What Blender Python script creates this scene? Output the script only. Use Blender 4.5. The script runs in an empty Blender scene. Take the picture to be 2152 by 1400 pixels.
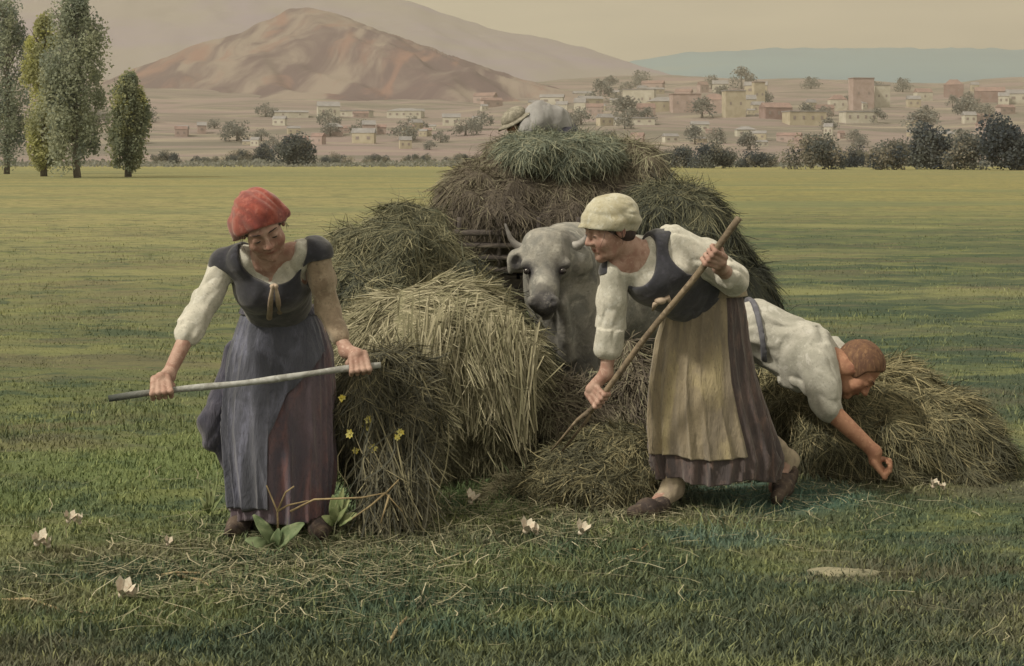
import bpy, math, random
import numpy as np
from mathutils import Vector

rng = np.random.default_rng(7)
random.seed(7)
SC = bpy.context.scene
COL = SC.collection

# ------------------------------------------------------------------ camera
F, CX, HY, H = 3312.0, 1076.0, 335.0, 1.63      # focal length in photo pixels, centre column, eye-level row, eye height
cam_d = bpy.data.cameras.new('camera')
cam = bpy.data.objects.new('camera', cam_d)
COL.objects.link(cam)
cam.location = (0, 0, H)
cam.rotation_euler = (math.radians(90), 0, 0)
cam_d.sensor_width = 36
cam_d.lens = 36 * F / 2152
cam_d.shift_y = -(700 - HY) / 2152
cam_d.clip_start = 0.1
cam_d.clip_end = 40000
SC.camera = cam

# ------------------------------------------------------------------ sky, sun, exposure
SUN_EL, SUN_AZ = math.radians(47), math.radians(-122)     # from the left, a little in front of the people
world = bpy.data.worlds.new('World')
SC.world = world
world.use_nodes = True
nt = world.node_tree
nt.nodes.clear()
out = nt.nodes.new('ShaderNodeOutputWorld')
sky = nt.nodes.new('ShaderNodeTexSky')
sky.sky_type = 'NISHITA'
sky.sun_disc = False
sky.sun_elevation = SUN_EL
sky.sun_rotation = SUN_AZ
sky.dust_density = 6
sky.air_density = 1.5
bg1 = nt.nodes.new('ShaderNodeBackground'); bg1.inputs[1].default_value = 0.05
nt.links.new(sky.outputs[0], bg1.inputs[0])
tc = nt.nodes.new('ShaderNodeTexCoord')
mp = nt.nodes.new('ShaderNodeMapping'); mp.inputs['Scale'].default_value = (3, 3, 22)
nt.links.new(tc.outputs['Generated'], mp.inputs[0])
nz = nt.nodes.new('ShaderNodeTexNoise'); nz.inputs['Scale'].default_value = 2.2; nz.inputs['Detail'].default_value = 7
nt.links.new(mp.outputs[0], nz.inputs['Vector'])
rp = nt.nodes.new('ShaderNodeValToRGB')
rp.color_ramp.elements[0].position = 0.32; rp.color_ramp.elements[0].color = (0.315, 0.280, 0.208, 1)
rp.color_ramp.elements[1].position = 0.70; rp.color_ramp.elements[1].color = (0.405, 0.357, 0.255, 1)
nt.links.new(nz.outputs[0], rp.inputs[0])
bg2 = nt.nodes.new('ShaderNodeBackground'); bg2.inputs[1].default_value = 1.75
nt.links.new(rp.outputs[0], bg2.inputs[0])
mx = nt.nodes.new('ShaderNodeMixShader'); mx.inputs[0].default_value = 0.86
nt.links.new(bg1.outputs[0], mx.inputs[1]); nt.links.new(bg2.outputs[0], mx.inputs[2])
nt.links.new(mx.outputs[0], out.inputs[0])

sun_d = bpy.data.lights.new('sun', 'SUN')
sun_d.energy = 2.5
sun_d.angle = math.radians(6)
sun_d.color = (1.0, 0.90, 0.70)
sun = bpy.data.objects.new('sun', sun_d)
COL.objects.link(sun)
sdir = Vector((math.sin(SUN_AZ) * math.cos(SUN_EL), math.cos(SUN_AZ) * math.cos(SUN_EL), math.sin(SUN_EL)))
sun.rotation_euler = sdir.to_track_quat('Z', 'Y').to_euler()
sun.location = (-20, 5, 30)
SC.view_settings.view_transform = 'Standard'
SC.view_settings.look = 'None'
SC.view_settings.exposure = 0.48
SC.view_settings.gamma = 1
SC.render.engine = 'CYCLES'
SC.cycles.use_denoising = True
SC.cycles.max_bounces = 6
SC.cycles.transparent_max_bounces = 8
SC.cycles.volume_bounces = 0

# ------------------------------------------------------------------ helpers: numbers
def P(px, py, d):
    return np.array([(px - CX) / F * d, d, H - (py - HY) / F * d])
def GP(px, py):
    d = F * H / (py - HY)
    return np.array([(px - CX) / F * d, d, 0.0])
def nrm(v):
    v = np.asarray(v, float)
    return v / (np.linalg.norm(v, axis=-1, keepdims=True) + 1e-12)
_T = np.random.default_rng(3).random(65536).astype(np.float32)
def vnoise(p, seed=0):
    p = np.asarray(p, np.float64)
    i = np.floor(p).astype(np.int64); f = (p - i); f = f * f * (3 - 2 * f)
    r = 0
    for dx in (0, 1):
        for dy in (0, 1):
            for dz in (0, 1):
                h = ((i[..., 0] + dx) * 73856093) ^ ((i[..., 1] + dy) * 19349663) ^ ((i[..., 2] + dz) * 83492791) ^ (seed * 2654435)
                h = (h ^ (h >> 13)) & 65535
                w = (f[..., 0] if dx else 1 - f[..., 0]) * (f[..., 1] if dy else 1 - f[..., 1]) * (f[..., 2] if dz else 1 - f[..., 2])
                r = r + w * _T[h]
    return r * 2 - 1
def fbm(p, seed=0, o=4):
    a, r, s = 1.0, 0, 0
    p = np.asarray(p, float)
    for k in range(o):
        r = r + a * vnoise(p * 2 ** k, seed + k * 17); s += a; a *= .5
    return r / s
def lin(c):
    c = np.asarray(c, float) / 255
    return np.where(c <= .04045, c / 12.92, ((c + .055) / 1.055) ** 2.4)
LIGHT = np.array([1.05, 0.93, 0.64])
def C(r, g, b, k=1.0):
    """photo sRGB seen under this light -> the surface's own colour"""
    a = np.clip(lin((r, g, b)) / LIGHT * k, 0.004, 0.86)
    return (float(a[0]), float(a[1]), float(a[2]), 1.0)

# ------------------------------------------------------------------ helpers: objects
def tag(o, label=None, cat=None, group=None, kind=None):
    if label: o['label'] = label
    if cat: o['category'] = cat
    if group: o['group'] = group
    if kind: o['kind'] = kind
    return o
WL = {}
def link(o, loc, parent):
    COL.objects.link(o)
    if parent is not None:
        o.parent = parent
        base = WL[parent.name]
        o.location = tuple(np.asarray(loc) - base)
    else:
        o.location = tuple(loc)
    WL[o.name] = np.asarray(loc, float)
def mk(name, V, Fc, mats, parent=None, loc=None, midx=None, smooth=True, attr=None):
    """V in world space; Fc an int array or a list of int arrays (tris / quads)"""
    V = np.asarray(V, np.float64)
    if loc is None:
        loc = WL[parent.name] if parent is not None else np.array([V[:, 0].mean(), V[:, 1].mean(), V[:, 2].min()])
    loc = np.asarray(loc, float)
    FL = [np.asarray(f, np.int32) for f in (Fc if isinstance(Fc, list) else [Fc]) if len(f)]
    me = bpy.data.meshes.new(name)
    me.vertices.add(len(V)); me.vertices.foreach_set('co', (V - loc).astype(np.float32).ravel())
    loops = np.concatenate([f.ravel() for f in FL])
    tot = np.concatenate([np.full(len(f), f.shape[1], np.int32) for f in FL])
    st = np.concatenate([[0], np.cumsum(tot)[:-1]]).astype(np.int32)
    me.loops.add(len(loops)); me.loops.foreach_set('vertex_index', loops)
    me.polygons.add(len(tot)); me.polygons.foreach_set('loop_start', st); me.polygons.foreach_set('loop_total', tot)
    me.polygons.foreach_set('use_smooth', np.full(len(tot), smooth, bool))
    for m in (mats if isinstance(mats, (list, tuple)) else [mats]):
        me.materials.append(m)
    if midx is not None:
        me.polygons.foreach_set('material_index', np.asarray(midx, np.int32))
    for k, a in (attr or {}).items():
        at = me.attributes.new(k, 'FLOAT', 'POINT'); at.data.foreach_set('value', np.asarray(a, np.float32))
    me.update(calc_edges=True)
    o = bpy.data.objects.new(name, me)
    link(o, loc, parent)
    return o
def empty(name, loc):
    o = bpy.data.objects.new(name, None); o.empty_display_size = .1
    link(o, loc, None)
    return o
def dup(o, loc=None, rz=None, sc=None, parent=None):
    c = o.copy(); COL.objects.link(c)
    if parent is not None: c.parent = parent
    if loc is not None: c.location = loc
    if rz is not None: c.rotation_euler = (0, 0, rz)
    if sc is not None: c.scale = sc if hasattr(sc, '__len__') else (sc, sc, sc)
    for ch in list(o.children): dup(ch, parent=c)
    return c

class Geo:
    """collects pieces into one mesh"""
    def __init__(s): s.V, s.Q, s.T, s.n, s.a = [], [], [], 0, []
    def add(s, V, Q=None, T=None, tint=0.5):
        V = np.asarray(V, float)
        if Q is not None and len(Q): s.Q.append(np.asarray(Q, int) + s.n)
        if T is not None and len(T): s.T.append(np.asarray(T, int) + s.n)
        s.V.append(V); s.n += len(V)
        s.a.append(np.full(len(V), tint) if np.isscalar(tint) else np.asarray(tint))
    def box(s, c, sx, sy, sz, rz=0, tint=.5):
        v = np.array([[x, y, z] for z in (-.5, .5) for y in (-.5, .5) for x in (-.5, .5)]) * (sx, sy, sz)
        ca, sa = math.cos(rz), math.sin(rz)
        v = np.c_[v[:, 0] * ca - v[:, 1] * sa, v[:, 0] * sa + v[:, 1] * ca, v[:, 2]] + np.asarray(c)
        s.add(v, [[0, 2, 3, 1], [4, 5, 7, 6], [0, 1, 5, 4], [2, 6, 7, 3], [0, 4, 6, 2], [1, 3, 7, 5]], tint=tint)
    def tube(s, pts, rad, n=10, tint=.5):
        pts = np.asarray(pts, float); m = len(pts); rad = np.broadcast_to(rad, (m,))
        tg = nrm(np.gradient(pts, axis=0)); ref = np.array([0.31, 0.17, .93]) if abs(tg[0][2]) < .9 else np.array([1., 0, 0])
        a = nrm(np.cross(tg, ref)); b = np.cross(tg, a)
        th = np.linspace(0, 2 * np.pi, n, endpoint=False)
        V = (pts[:, None] + rad[:, None, None] * (np.cos(th)[None, :, None] * a[:, None] + np.sin(th)[None, :, None] * b[:, None])).reshape(-1, 3)
        Q = [[i * n + j, i * n + (j + 1) % n, (i + 1) * n + (j + 1) % n, (i + 1) * n + j] for i in range(m - 1) for j in range(n)]
        V = np.r_[V, pts[:1], pts[-1:]]
        T = [[(j + 1) % n, j, m * n] for j in range(n)] + [[(m - 1) * n + j, (m - 1) * n + (j + 1) % n, m * n + 1] for j in range(n)]
        s.add(V, Q, T, tint)
    def ball(s, c, r, n=16, m=10, R=None, tint=.5):
        th = np.linspace(0, np.pi, m + 1)[1:-1]; ph = np.linspace(0, 2 * np.pi, n, endpoint=False)
        v = np.array([[math.sin(t) * math.cos(p), math.sin(t) * math.sin(p), math.cos(t)] for t in th for p in ph] + [[0, 0, 1], [0, 0, -1]])
        v = v * np.broadcast_to(r, 3)
        if R is not None: v = v @ R
        k = m - 1
        Q = [[i * n + j, (i + 1) * n + j, (i + 1) * n + (j + 1) % n, i * n + (j + 1) % n] for i in range(k - 1) for j in range(n)]
        T = [[j, (j + 1) % n, k * n] for j in range(n)] + [[(k - 1) * n + (j + 1) % n, (k - 1) * n + j, k * n + 1] for j in range(n)]
        s.add(v + np.asarray(c), Q, T, tint)
    def build(s, name, mats, parent=None, loc=None, smooth=True, attr=True):
        fl = []
        if s.Q: fl.append(np.concatenate(s.Q))
        if s.T: fl.append(np.concatenate(s.T))
        return mk(name, np.concatenate(s.V), fl, mats, parent, loc, smooth=smooth, attr={'tint': np.concatenate(s.a)} if attr else None)

# ------------------------------------------------------------------ helpers: smooth solids grown from distance fields
class SDF:
    def __init__(s): s.p = []
    def cap(s, a, b, ra, rb=None, k=.03, sub=False):
        s.p.append(('c', np.asarray(a, float), np.asarray(b, float), ra, ra if rb is None else rb, k, sub)); return s
    def ell(s, c, r, R=None, k=.03, sub=False):
        s.p.append(('e', np.asarray(c, float), np.asarray(np.broadcast_to(r, 3), float), np.eye(3) if R is None else np.asarray(R, float), None, k, sub)); return s
    def field(s, vox):
        lo, hi = np.full(3, 1e9), np.full(3, -1e9)
        for q in s.p:
            if q[6]: continue
            if q[0] == 'c': l = np.minimum(q[1] - q[3], q[2] - q[4]); h = np.maximum(q[1] + q[3], q[2] + q[4])
            else: m = q[2].max(); l, h = q[1] - m, q[1] + m
            lo, hi = np.minimum(lo, l), np.maximum(hi, h)
        lo -= .05; hi += .05
        n = np.ceil((hi - lo) / vox).astype(int) + 1
        f = np.full(n, .2, np.float32)
        ax = [lo[i] + vox * np.arange(n[i]) for i in range(3)]
        for q in s.p:
            k = q[5]; pad = k + 3 * vox + .02
            if q[0] == 'c': l = np.minimum(q[1] - q[3], q[2] - q[4]) - pad; h = np.maximum(q[1] + q[3], q[2] + q[4]) + pad
            else: m = q[2].max() + pad; l, h = q[1] - m, q[1] + m
            i0 = np.clip(np.floor((l - lo) / vox).astype(int), 0, n); i1 = np.clip(np.ceil((h - lo) / vox).astype(int) + 1, 0, n)
            if (i1 <= i0).any(): continue
            sl = tuple(slice(a, b) for a, b in zip(i0, i1))
            X, Y, Z = np.meshgrid(*[ax[i][sl[i]] for i in range(3)], indexing='ij', sparse=True)
            if q[0] == 'c':
                a, b = q[1], q[2]; ab = b - a; L2 = max(ab @ ab, 1e-9)
                t = np.clip(((X - a[0]) * ab[0] + (Y - a[1]) * ab[1] + (Z - a[2]) * ab[2]) / L2, 0, 1)
                d = np.sqrt((X - a[0] - t * ab[0]) ** 2 + (Y - a[1] - t * ab[1]) ** 2 + (Z - a[2] - t * ab[2]) ** 2) - (q[3] + (q[4] - q[3]) * t)
            else:
                c, r, R = q[1], q[2], q[3]
                dx, dy, dz = X - c[0], Y - c[1], Z - c[2]
                u = [(R[i, 0] * dx + R[i, 1] * dy + R[i, 2] * dz) / r[i] for i in range(3)]
                k0 = np.sqrt(u[0] ** 2 + u[1] ** 2 + u[2] ** 2) + 1e-9
                k1 = np.sqrt((u[0] / r[0]) ** 2 + (u[1] / r[1]) ** 2 + (u[2] / r[2]) ** 2) + 1e-9
                d = k0 * (k0 - 1) / k1
            g = f[sl]
            if q[6]:
                d = -d; hh = np.maximum(k - np.abs(g - d), 0) / k
                f[sl] = np.maximum(g, d) + hh * hh * k * .25
            else:
                hh = np.maximum(k - np.abs(g - d), 0) / k
                f[sl] = np.minimum(g, d) - hh * hh * k * .25
        return f, lo, n
    def mesh(s, vox=.006, noise=None, cut=None):
        f, lo, n = s.field(vox)
        if noise is not None or cut is not None:
            idx = np.argwhere(np.abs(f) < .06); pts = lo + idx * vox
            v = f[tuple(idx.T)].astype(float)
            if noise is not None: v = v + noise(pts)
            if cut is not None: v = np.maximum(v, cut(pts))
            f[tuple(idx.T)] = v
            if cut is not None:
                idx = np.argwhere(f <= -.06); pts = lo + idx * vox
                if len(idx): f[tuple(idx.T)] = np.maximum(f[tuple(idx.T)], cut(pts))
        return nets(f, lo, vox)
def nets(f, lo, vox):
    sg = f < 0
    c = np.zeros(tuple(np.array(f.shape) - 1), np.int8)
    sl = [slice(None, -1), slice(1, None)]
    for a in (0, 1):
        for b in (0, 1):
            for e in (0, 1): c += sg[sl[a], sl[b], sl[e]]
    idx = np.argwhere((c > 0) & (c < 8))
    acc = np.zeros((len(idx), 3)); cnt = np.zeros(len(idx))
    cor = [(a, b, e) for a in (0, 1) for b in (0, 1) for e in (0, 1)]
    val = {q: f[idx[:, 0] + q[0], idx[:, 1] + q[1], idx[:, 2] + q[2]].astype(float) for q in cor}
    for q in cor:
        for ax in range(3):
            if q[ax]: continue
            r = list(q); r[ax] = 1; r = tuple(r)
            x = (val[q] < 0) != (val[r] < 0)
            t = np.where(x, val[q] / np.where(x, val[q] - val[r], 1), 0)
            p = np.tile(np.array(q, float), (len(idx), 1)); p[:, ax] += t
            acc += p * x[:, None]; cnt += x
    V = lo + (idx + acc / cnt[:, None]) * vox
    vid = np.full(c.shape, -1, np.int32); vid[tuple(idx.T)] = np.arange(len(idx))
    FC = []
    for ax in range(3):
        a0 = [slice(None)] * 3; a1 = [slice(None)] * 3; a0[ax] = slice(None, -1); a1[ax] = slice(1, None)
        s0, s1 = sg[tuple(a0)], sg[tuple(a1)]
        e = np.argwhere(s0 != s1); o = [i for i in range(3) if i != ax]
        ok = (e[:, o[0]] > 0) & (e[:, o[1]] > 0) & (e[:, o[0]] < c.shape[o[0]]) & (e[:, o[1]] < c.shape[o[1]])
        e = e[ok]
        q = []
        for (u, w) in ((-1, -1), (0, -1), (0, 0), (-1, 0)):
            g = e.copy(); g[:, o[0]] += u; g[:, o[1]] += w; q.append(vid[tuple(g.T)])
        q = np.stack(q, 1)
        fl = s0[tuple(e.T)] ^ (ax == 1)
        q[~fl] = q[~fl][:, ::-1]
        FC.append(q)
    FC = np.concatenate(FC); FC = FC[(FC >= 0).all(1)]
    return V, FC
def samp(V, Q, n, r=rng):
    """random points and normals on a quad mesh"""
    a, b, c = V[Q[:, 0]], V[Q[:, 1]], V[Q[:, 2]]
    nn = np.cross(c - a, V[Q[:, 3]] - b); ar = np.linalg.norm(nn, axis=1)
    i = r.choice(len(Q), n, p=ar / ar.sum())
    u, w = r.random((n, 1)), r.random((n, 1))
    d = V[Q[i, 3]]
    p = (a[i] * (1 - u) + b[i] * u) * (1 - w) + (d * (1 - u) + c[i] * u) * w
    return p, nn[i] / (ar[i][:, None] + 1e-12)

# ------------------------------------------------------------------ helpers: materials
def nodes(name):
    m = bpy.data.materials.new(name); m.use_nodes = True
    t = m.node_tree; b = t.nodes['Principled BSDF']
    return m, t, b
def mixc(t, a, b, fac):
    n = t.nodes.new('ShaderNodeMix'); n.data_type = 'RGBA'
    for s, v in ((6, a), (7, b), (0, fac)):
        if hasattr(v, 'is_linked') or hasattr(v, 'links'): t.links.new(v, n.inputs[s])
        else: n.inputs[s].default_value = v
    return n.outputs[2]
def noise_n(t, vec, scale, detail=4, rough=.55, dist=0):
    n = t.nodes.new('ShaderNodeTexNoise'); n.inputs['Scale'].default_value = scale; n.inputs['Detail'].default_value = detail
    n.inputs['Roughness'].default_value = rough; n.inputs['Distortion'].default_value = dist
    t.links.new(vec, n.inputs['Vector']); return n.outputs[0]
def smooth01(t, v, a, b):
    n = t.nodes.new('ShaderNodeMapRange'); n.interpolation_type = 'SMOOTHSTEP'
    n.inputs[1].default_value, n.inputs[2].default_value = a, b
    t.links.new(v, n.inputs[0]); return n.outputs[0]
def coords(t, stretch=None, world=False, rot=None):
    if world: v = t.nodes.new('ShaderNodeNewGeometry').outputs['Position']
    else: v = t.nodes.new('ShaderNodeTexCoord').outputs['Object']
    if stretch or rot:
        m = t.nodes.new('ShaderNodeMapping')
        if stretch: m.inputs['Scale'].default_value = stretch
        if rot: m.inputs['Rotation'].default_value = rot
        t.links.new(v, m.inputs[0]); v = m.outputs[0]
    return v
def mat(name, c1, c2=None, c3=None, scale=6, s2=None, rough=.9, bump=0, bscale=60, stretch=None, attr=None, spec=.2, sheen=0, lo=.38, hi=.62, dist=.6, bdist=.01, grain=0):
    """mottled surface: c1/c2 by one noise, c3 by another; attr: the vertices' own tint blends towards it"""
    m, t, b = nodes(name)
    v = coords(t, stretch)
    col = c1
    if c2: col = mixc(t, c1, c2, smooth01(t, noise_n(t, v, scale, 5, .6, dist), lo, hi))
    if c3: col = mixc(t, col, c3, smooth01(t, noise_n(t, v, s2 or scale * 2.7, 5, .6, dist), .5, .72))
    if attr:
        a = t.nodes.new('ShaderNodeAttribute'); a.attribute_name = 'tint'
        col = mixc(t, col, attr, a.outputs['Fac'])
    if grain:
        col = mixc(t, col, tuple(x * .55 for x in c1[:3]) + (1,), smooth01(t, noise_n(t, v, grain, 3, .7, .3), .50, .80))
        col = mixc(t, col, tuple(min(.86, x * 1.25) for x in c1[:3]) + (1,), smooth01(t, noise_n(t, v, grain * .45, 3, .7, .3), .56, .85))
    if isinstance(col, tuple): b.inputs['Base Color'].default_value = col
    else: t.links.new(col, b.inputs['Base Color'])
    b.inputs['Roughness'].default_value = rough
    b.inputs['Specular IOR Level'].default_value = spec
    if sheen:
        b.inputs['Sheen Weight'].default_value = sheen; b.inputs['Sheen Roughness'].default_value = .6
    if bump:
        bn = t.nodes.new('ShaderNodeBump'); bn.inputs['Strength'].default_value = bump; bn.inputs['Distance'].default_value = bdist
        t.links.new(noise_n(t, v, bscale, 5, .62, .4), bn.inputs['Height']); t.links.new(bn.outputs[0], b.inputs['Normal'])
    return m
def ramp_mat(name, stops, attr='tint', rough=.85, spec=.15, trans=0, noise=None):
    """colour picked along a ramp by the vertices' own tint (each stalk or leaf has its own colour)"""
    m, t, b = nodes(name)
    a = t.nodes.new('ShaderNodeAttribute'); a.attribute_name = attr
    r = t.nodes.new('ShaderNodeValToRGB')
    el = r.color_ramp.elements
    while len(el) < len(stops): el.new(.5)
    for e, (p, c) in zip(el, stops): e.position = p; e.color = c
    fac = a.outputs['Fac']
    if noise:
        n = noise_n(t, coords(t), noise[0], 4, .6, .5)
        ma = t.nodes.new('ShaderNodeMath'); ma.operation = 'MULTIPLY_ADD'; ma.inputs[1].default_value = noise[1]; ma.inputs[2].default_value = -noise[1] / 2
        t.links.new(n, ma.inputs[0])
        ad = t.nodes.new('ShaderNodeMath'); t.links.new(ma.outputs[0], ad.inputs[0]); t.links.new(fac, ad.inputs[1]); fac = ad.outputs[0]
    t.links.new(fac, r.inputs[0])
    t.links.new(r.outputs[0], b.inputs['Base Color'])
    b.inputs['Roughness'].default_value = rough; b.inputs['Specular IOR Level'].default_value = spec
    if trans:
        tr = t.nodes.new('ShaderNodeBsdfTranslucent'); t.links.new(r.outputs[0], tr.inputs[0])
        ms = t.nodes.new('ShaderNodeMixShader'); ms.inputs[0].default_value = trans
        t.links.new(b.outputs[0], ms.inputs[1]); t.links.new(tr.outputs[0], ms.inputs[2]); t.links.new(ms.outputs[0], t.nodes['Material Output'].inputs[0])
    return m
# ------------------------------------------------------------------ the meadow
def meadow_colour(t):
    """meadow colour: yellow far out, deep green nearer, darker at right, with patches"""
    pos = t.nodes.new('ShaderNodeNewGeometry').outputs['Position']
    w1 = noise_n(t, coords(t, (.35, .8, 1), True), .55, 5, .6, .8)
    sep = t.nodes.new('ShaderNodeSeparateXYZ'); t.links.new(pos, sep.inputs[0])
    def mth(op, a, b=None, c=None):
        n = t.nodes.new('ShaderNodeMath'); n.operation = op
        for i, v in enumerate((a, b, c)):
            if v is None: continue
            if isinstance(v, (int, float)): n.inputs[i].default_value = v
            else: t.links.new(v, n.inputs[i])
        return n.outputs[0]
    ly = mth('LOGARITHM', mth('MAXIMUM', sep.outputs['Y'], 1.0), math.e)
    ly = mth('ADD', ly, mth('MULTIPLY_ADD', w1, .5, -.25))
    u = mth('MULTIPLY_ADD', ly, 1 / 5.2, -1.3 / 5.2)
    def ramp(st):
        r = t.nodes.new('ShaderNodeValToRGB'); el = r.color_ramp.elements
        while len(el) < len(st): el.new(.5)
        for e, (d, c) in zip(el, st): e.position = (math.log(d) - 1.3) / 5.2; e.color = C(*c)
        t.links.new(u, r.inputs[0]); return r.outputs[0]
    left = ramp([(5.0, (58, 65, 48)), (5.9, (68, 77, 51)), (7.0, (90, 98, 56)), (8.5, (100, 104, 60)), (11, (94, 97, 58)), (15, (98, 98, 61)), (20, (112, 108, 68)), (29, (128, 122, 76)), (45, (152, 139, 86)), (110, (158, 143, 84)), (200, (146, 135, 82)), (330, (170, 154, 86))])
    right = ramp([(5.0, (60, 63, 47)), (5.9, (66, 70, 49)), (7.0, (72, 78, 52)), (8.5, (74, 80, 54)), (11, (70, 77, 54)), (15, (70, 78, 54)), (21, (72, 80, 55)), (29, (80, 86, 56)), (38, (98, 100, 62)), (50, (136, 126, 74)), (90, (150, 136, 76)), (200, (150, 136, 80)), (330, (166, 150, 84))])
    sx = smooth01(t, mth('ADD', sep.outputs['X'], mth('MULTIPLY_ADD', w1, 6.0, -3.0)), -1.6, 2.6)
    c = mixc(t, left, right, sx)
    # patches of olive, green, tan and brown
    n2 = noise_n(t, coords(t, (.5, 1, 1), True), 1.7, 6, .62, .7)
    c = mixc(t, c, C(118, 118, 66), mth('MULTIPLY', smooth01(t, n2, .48, .62), .62))
    n3 = noise_n(t, coords(t, (.6, 1.2, 1), True), 2.6, 6, .6, 1.2)
    c = mixc(t, c, C(58, 72, 52), mth('MULTIPLY', smooth01(t, n3, .48, .60), .62))
    n4 = noise_n(t, coords(t, (.4, 1, 1), True), .30, 5, .6, .4)
    c = mixc(t, c, C(150, 140, 84), mth('MULTIPLY', smooth01(t, n4, .52, .64), .45))
    n5 = noise_n(t, coords(t, (.32, 1, 1), True), 1.05, 6, .62, 1.0)
    c = mixc(t, c, C(104, 92, 66), mth('MULTIPLY', smooth01(t, n5, .50, .62), .5))
    n6 = noise_n(t, coords(t, (.28, 1, 1), True), .14, 5, .6, .5)
    c = mixc(t, c, C(108, 112, 72), mth('MULTIPLY', mth('MULTIPLY', smooth01(t, n6, .50, .60), smooth01(t, sep.outputs['Y'], 26, 60)), .6))
    # faint mown rows
    rows = mth('SINE', mth('ADD', mth('MULTIPLY', sep.outputs['Y'], 1.9), mth('ADD', mth('MULTIPLY', sep.outputs['X'], .22), mth('MULTIPLY', n5, 7.0))))
    rw = mth('MULTIPLY', mth('MULTIPLY', smooth01(t, rows, .1, .9), smooth01(t, sep.outputs['Y'], 9, 16)), .16)
    c = mixc(t, c, C(140, 132, 82), rw)
    # a few oval blue-green, green and tan patches
    for (cx, cy, rx, ry, col, am) in ((1.25, 7.6, .55, .45, (78, 106, 86), .55), (.9, 6.75, .35, .22, (68, 92, 78), .5), (-2.1, 5.75, .28, .16, (96, 114, 74), .7), (-.78, 7.6, .22, .5, (110, 126, 84), .6), (-.35, 5.6, .3, .35, (64, 82, 62), .35), (-1.6, 8.6, 1.0, .9, (104, 112, 62), .5), (1.2, 26, 3.5, 1.2, (138, 132, 80), .5), (2.9, 19.5, 2.2, .5, (128, 124, 74), .8), (5.4, 19.5, 1.2, .35, (124, 120, 74), .6), (-.1, 7.9, .28, .8, (106, 124, 76), .6)):
        dx = mth('DIVIDE', mth('SUBTRACT', sep.outputs['X'], cx), rx); dy = mth('DIVIDE', mth('SUBTRACT', sep.outputs['Y'], cy), ry)
        r2 = mth('ADD', mth('ADD', mth('MULTIPLY', dx, dx), mth('MULTIPLY', dy, dy)), mth('MULTIPLY_ADD', n3, 1.4, -.7))
        c = mixc(t, c, C(*col), mth('MULTIPLY', mth('SUBTRACT', 1.0, smooth01(t, r2, .2, 1.1)), am))
    return c, mth
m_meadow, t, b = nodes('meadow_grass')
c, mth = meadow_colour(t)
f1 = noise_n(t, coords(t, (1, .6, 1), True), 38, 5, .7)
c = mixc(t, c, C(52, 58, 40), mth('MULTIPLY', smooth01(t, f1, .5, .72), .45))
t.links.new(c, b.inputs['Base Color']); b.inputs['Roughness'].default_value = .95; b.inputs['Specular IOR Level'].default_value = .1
bn = t.nodes.new('ShaderNodeBump'); bn.inputs['Strength'].default_value = .5; bn.inputs['Distance'].default_value = .03
t.links.new(noise_n(t, coords(t, (1, 1, 1), True), 14, 6, .65), bn.inputs['Height']); t.links.new(bn.outputs[0], b.inputs['Normal'])

def grid(xs, ys, zf):
    X, Y = np.meshgrid(xs, ys); Z = zf(X, Y)
    n, m = X.shape; i = np.arange(n * m).reshape(n, m)
    Q = np.stack([i[:-1, :-1], i[:-1, 1:], i[1:, 1:], i[1:, :-1]], -1).reshape(-1, 4)
    return np.c_[X.ravel(), Y.ravel(), Z.ravel()], Q
def bumpy(X, Y):
    p = np.stack([X, Y, 0 * X], -1)
    near = np.clip((60 - Y) / 30, 0, 1)
    return near * (.030 * fbm(p * .9, 5, 3) + .012 * fbm(p * 4, 9, 2))
xs = np.unique(np.r_[-6000, -2000, -600, -150, -60, np.arange(-16, 16.01, .1), 60, 150, 600, 2000, 6000])
ys = np.unique(np.r_[-60, -10, 0, np.arange(3, 14, .1), np.arange(14, 40, .5), 60, 100, 200, 400, 700, 2000, 9000])
V, Q = grid(xs, ys, bumpy)
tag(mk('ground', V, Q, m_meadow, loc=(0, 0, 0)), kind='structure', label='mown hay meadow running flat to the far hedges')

# grass blades: lush near, thinning with distance
def blades(name, n, dmin, dmax, hgt, wid, power, r, label, spread=.40, keep=None):
    u = r.random(n)
    d = (dmin ** (1 - power) + u * (dmax ** (1 - power) - dmin ** (1 - power))) ** (1 / (1 - power))
    x = (r.random(n) * 2 - 1) * (d * spread + .3)
    if keep is not None:
        k = keep(x, d, r); x, d = x[k], d[k]; n = len(x)
    base = np.c_[x, d, bumpy(x, d) - .006]
    pt = fbm(np.c_[x * .8, d * .8, 0 * x], 31, 3)
    h = hgt * (.55 + .9 * r.random(n)) * (1 + 1.1 * pt) * (1 - .009 * np.minimum(d, 60))
    w = wid * (.6 + .8 * r.random(n)) * (1 + .05 * d)
    a = r.random(n) * 2 * np.pi; lean = .25 + .75 * r.random(n)
    s = np.c_[np.cos(a), np.sin(a), 0 * a]
    la = r.random(n) * 2 * np.pi; l = np.c_[np.cos(la), np.sin(la), 0 * la] * lean[:, None]
    up = np.array([0, 0, 1.])
    v0 = base - s * w[:, None] / 2; v1 = base + s * w[:, None] / 2
    mid = base + (up * .6 + l * .3) * h[:, None]
    v2 = mid + s * w[:, None] * .38; v3 = mid - s * w[:, None] * .38
    v4 = base + (up * .95 + l * .95) * h[:, None]
    V = np.stack([v0, v1, v2, v3, v4], 1).reshape(-1, 3)
    i = np.arange(n)[:, None] * 5
    tint = np.repeat(r.random(n), 5)
    return tag(mk(name, V, [i + [0, 1, 2, 3], i + [3, 2, 4]], m_blade, loc=(0, 0, 0), attr={'tint': tint}), kind='stuff', label=label)
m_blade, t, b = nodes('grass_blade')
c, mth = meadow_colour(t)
a = t.nodes.new('ShaderNodeAttribute'); a.attribute_name = 'tint'
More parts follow.
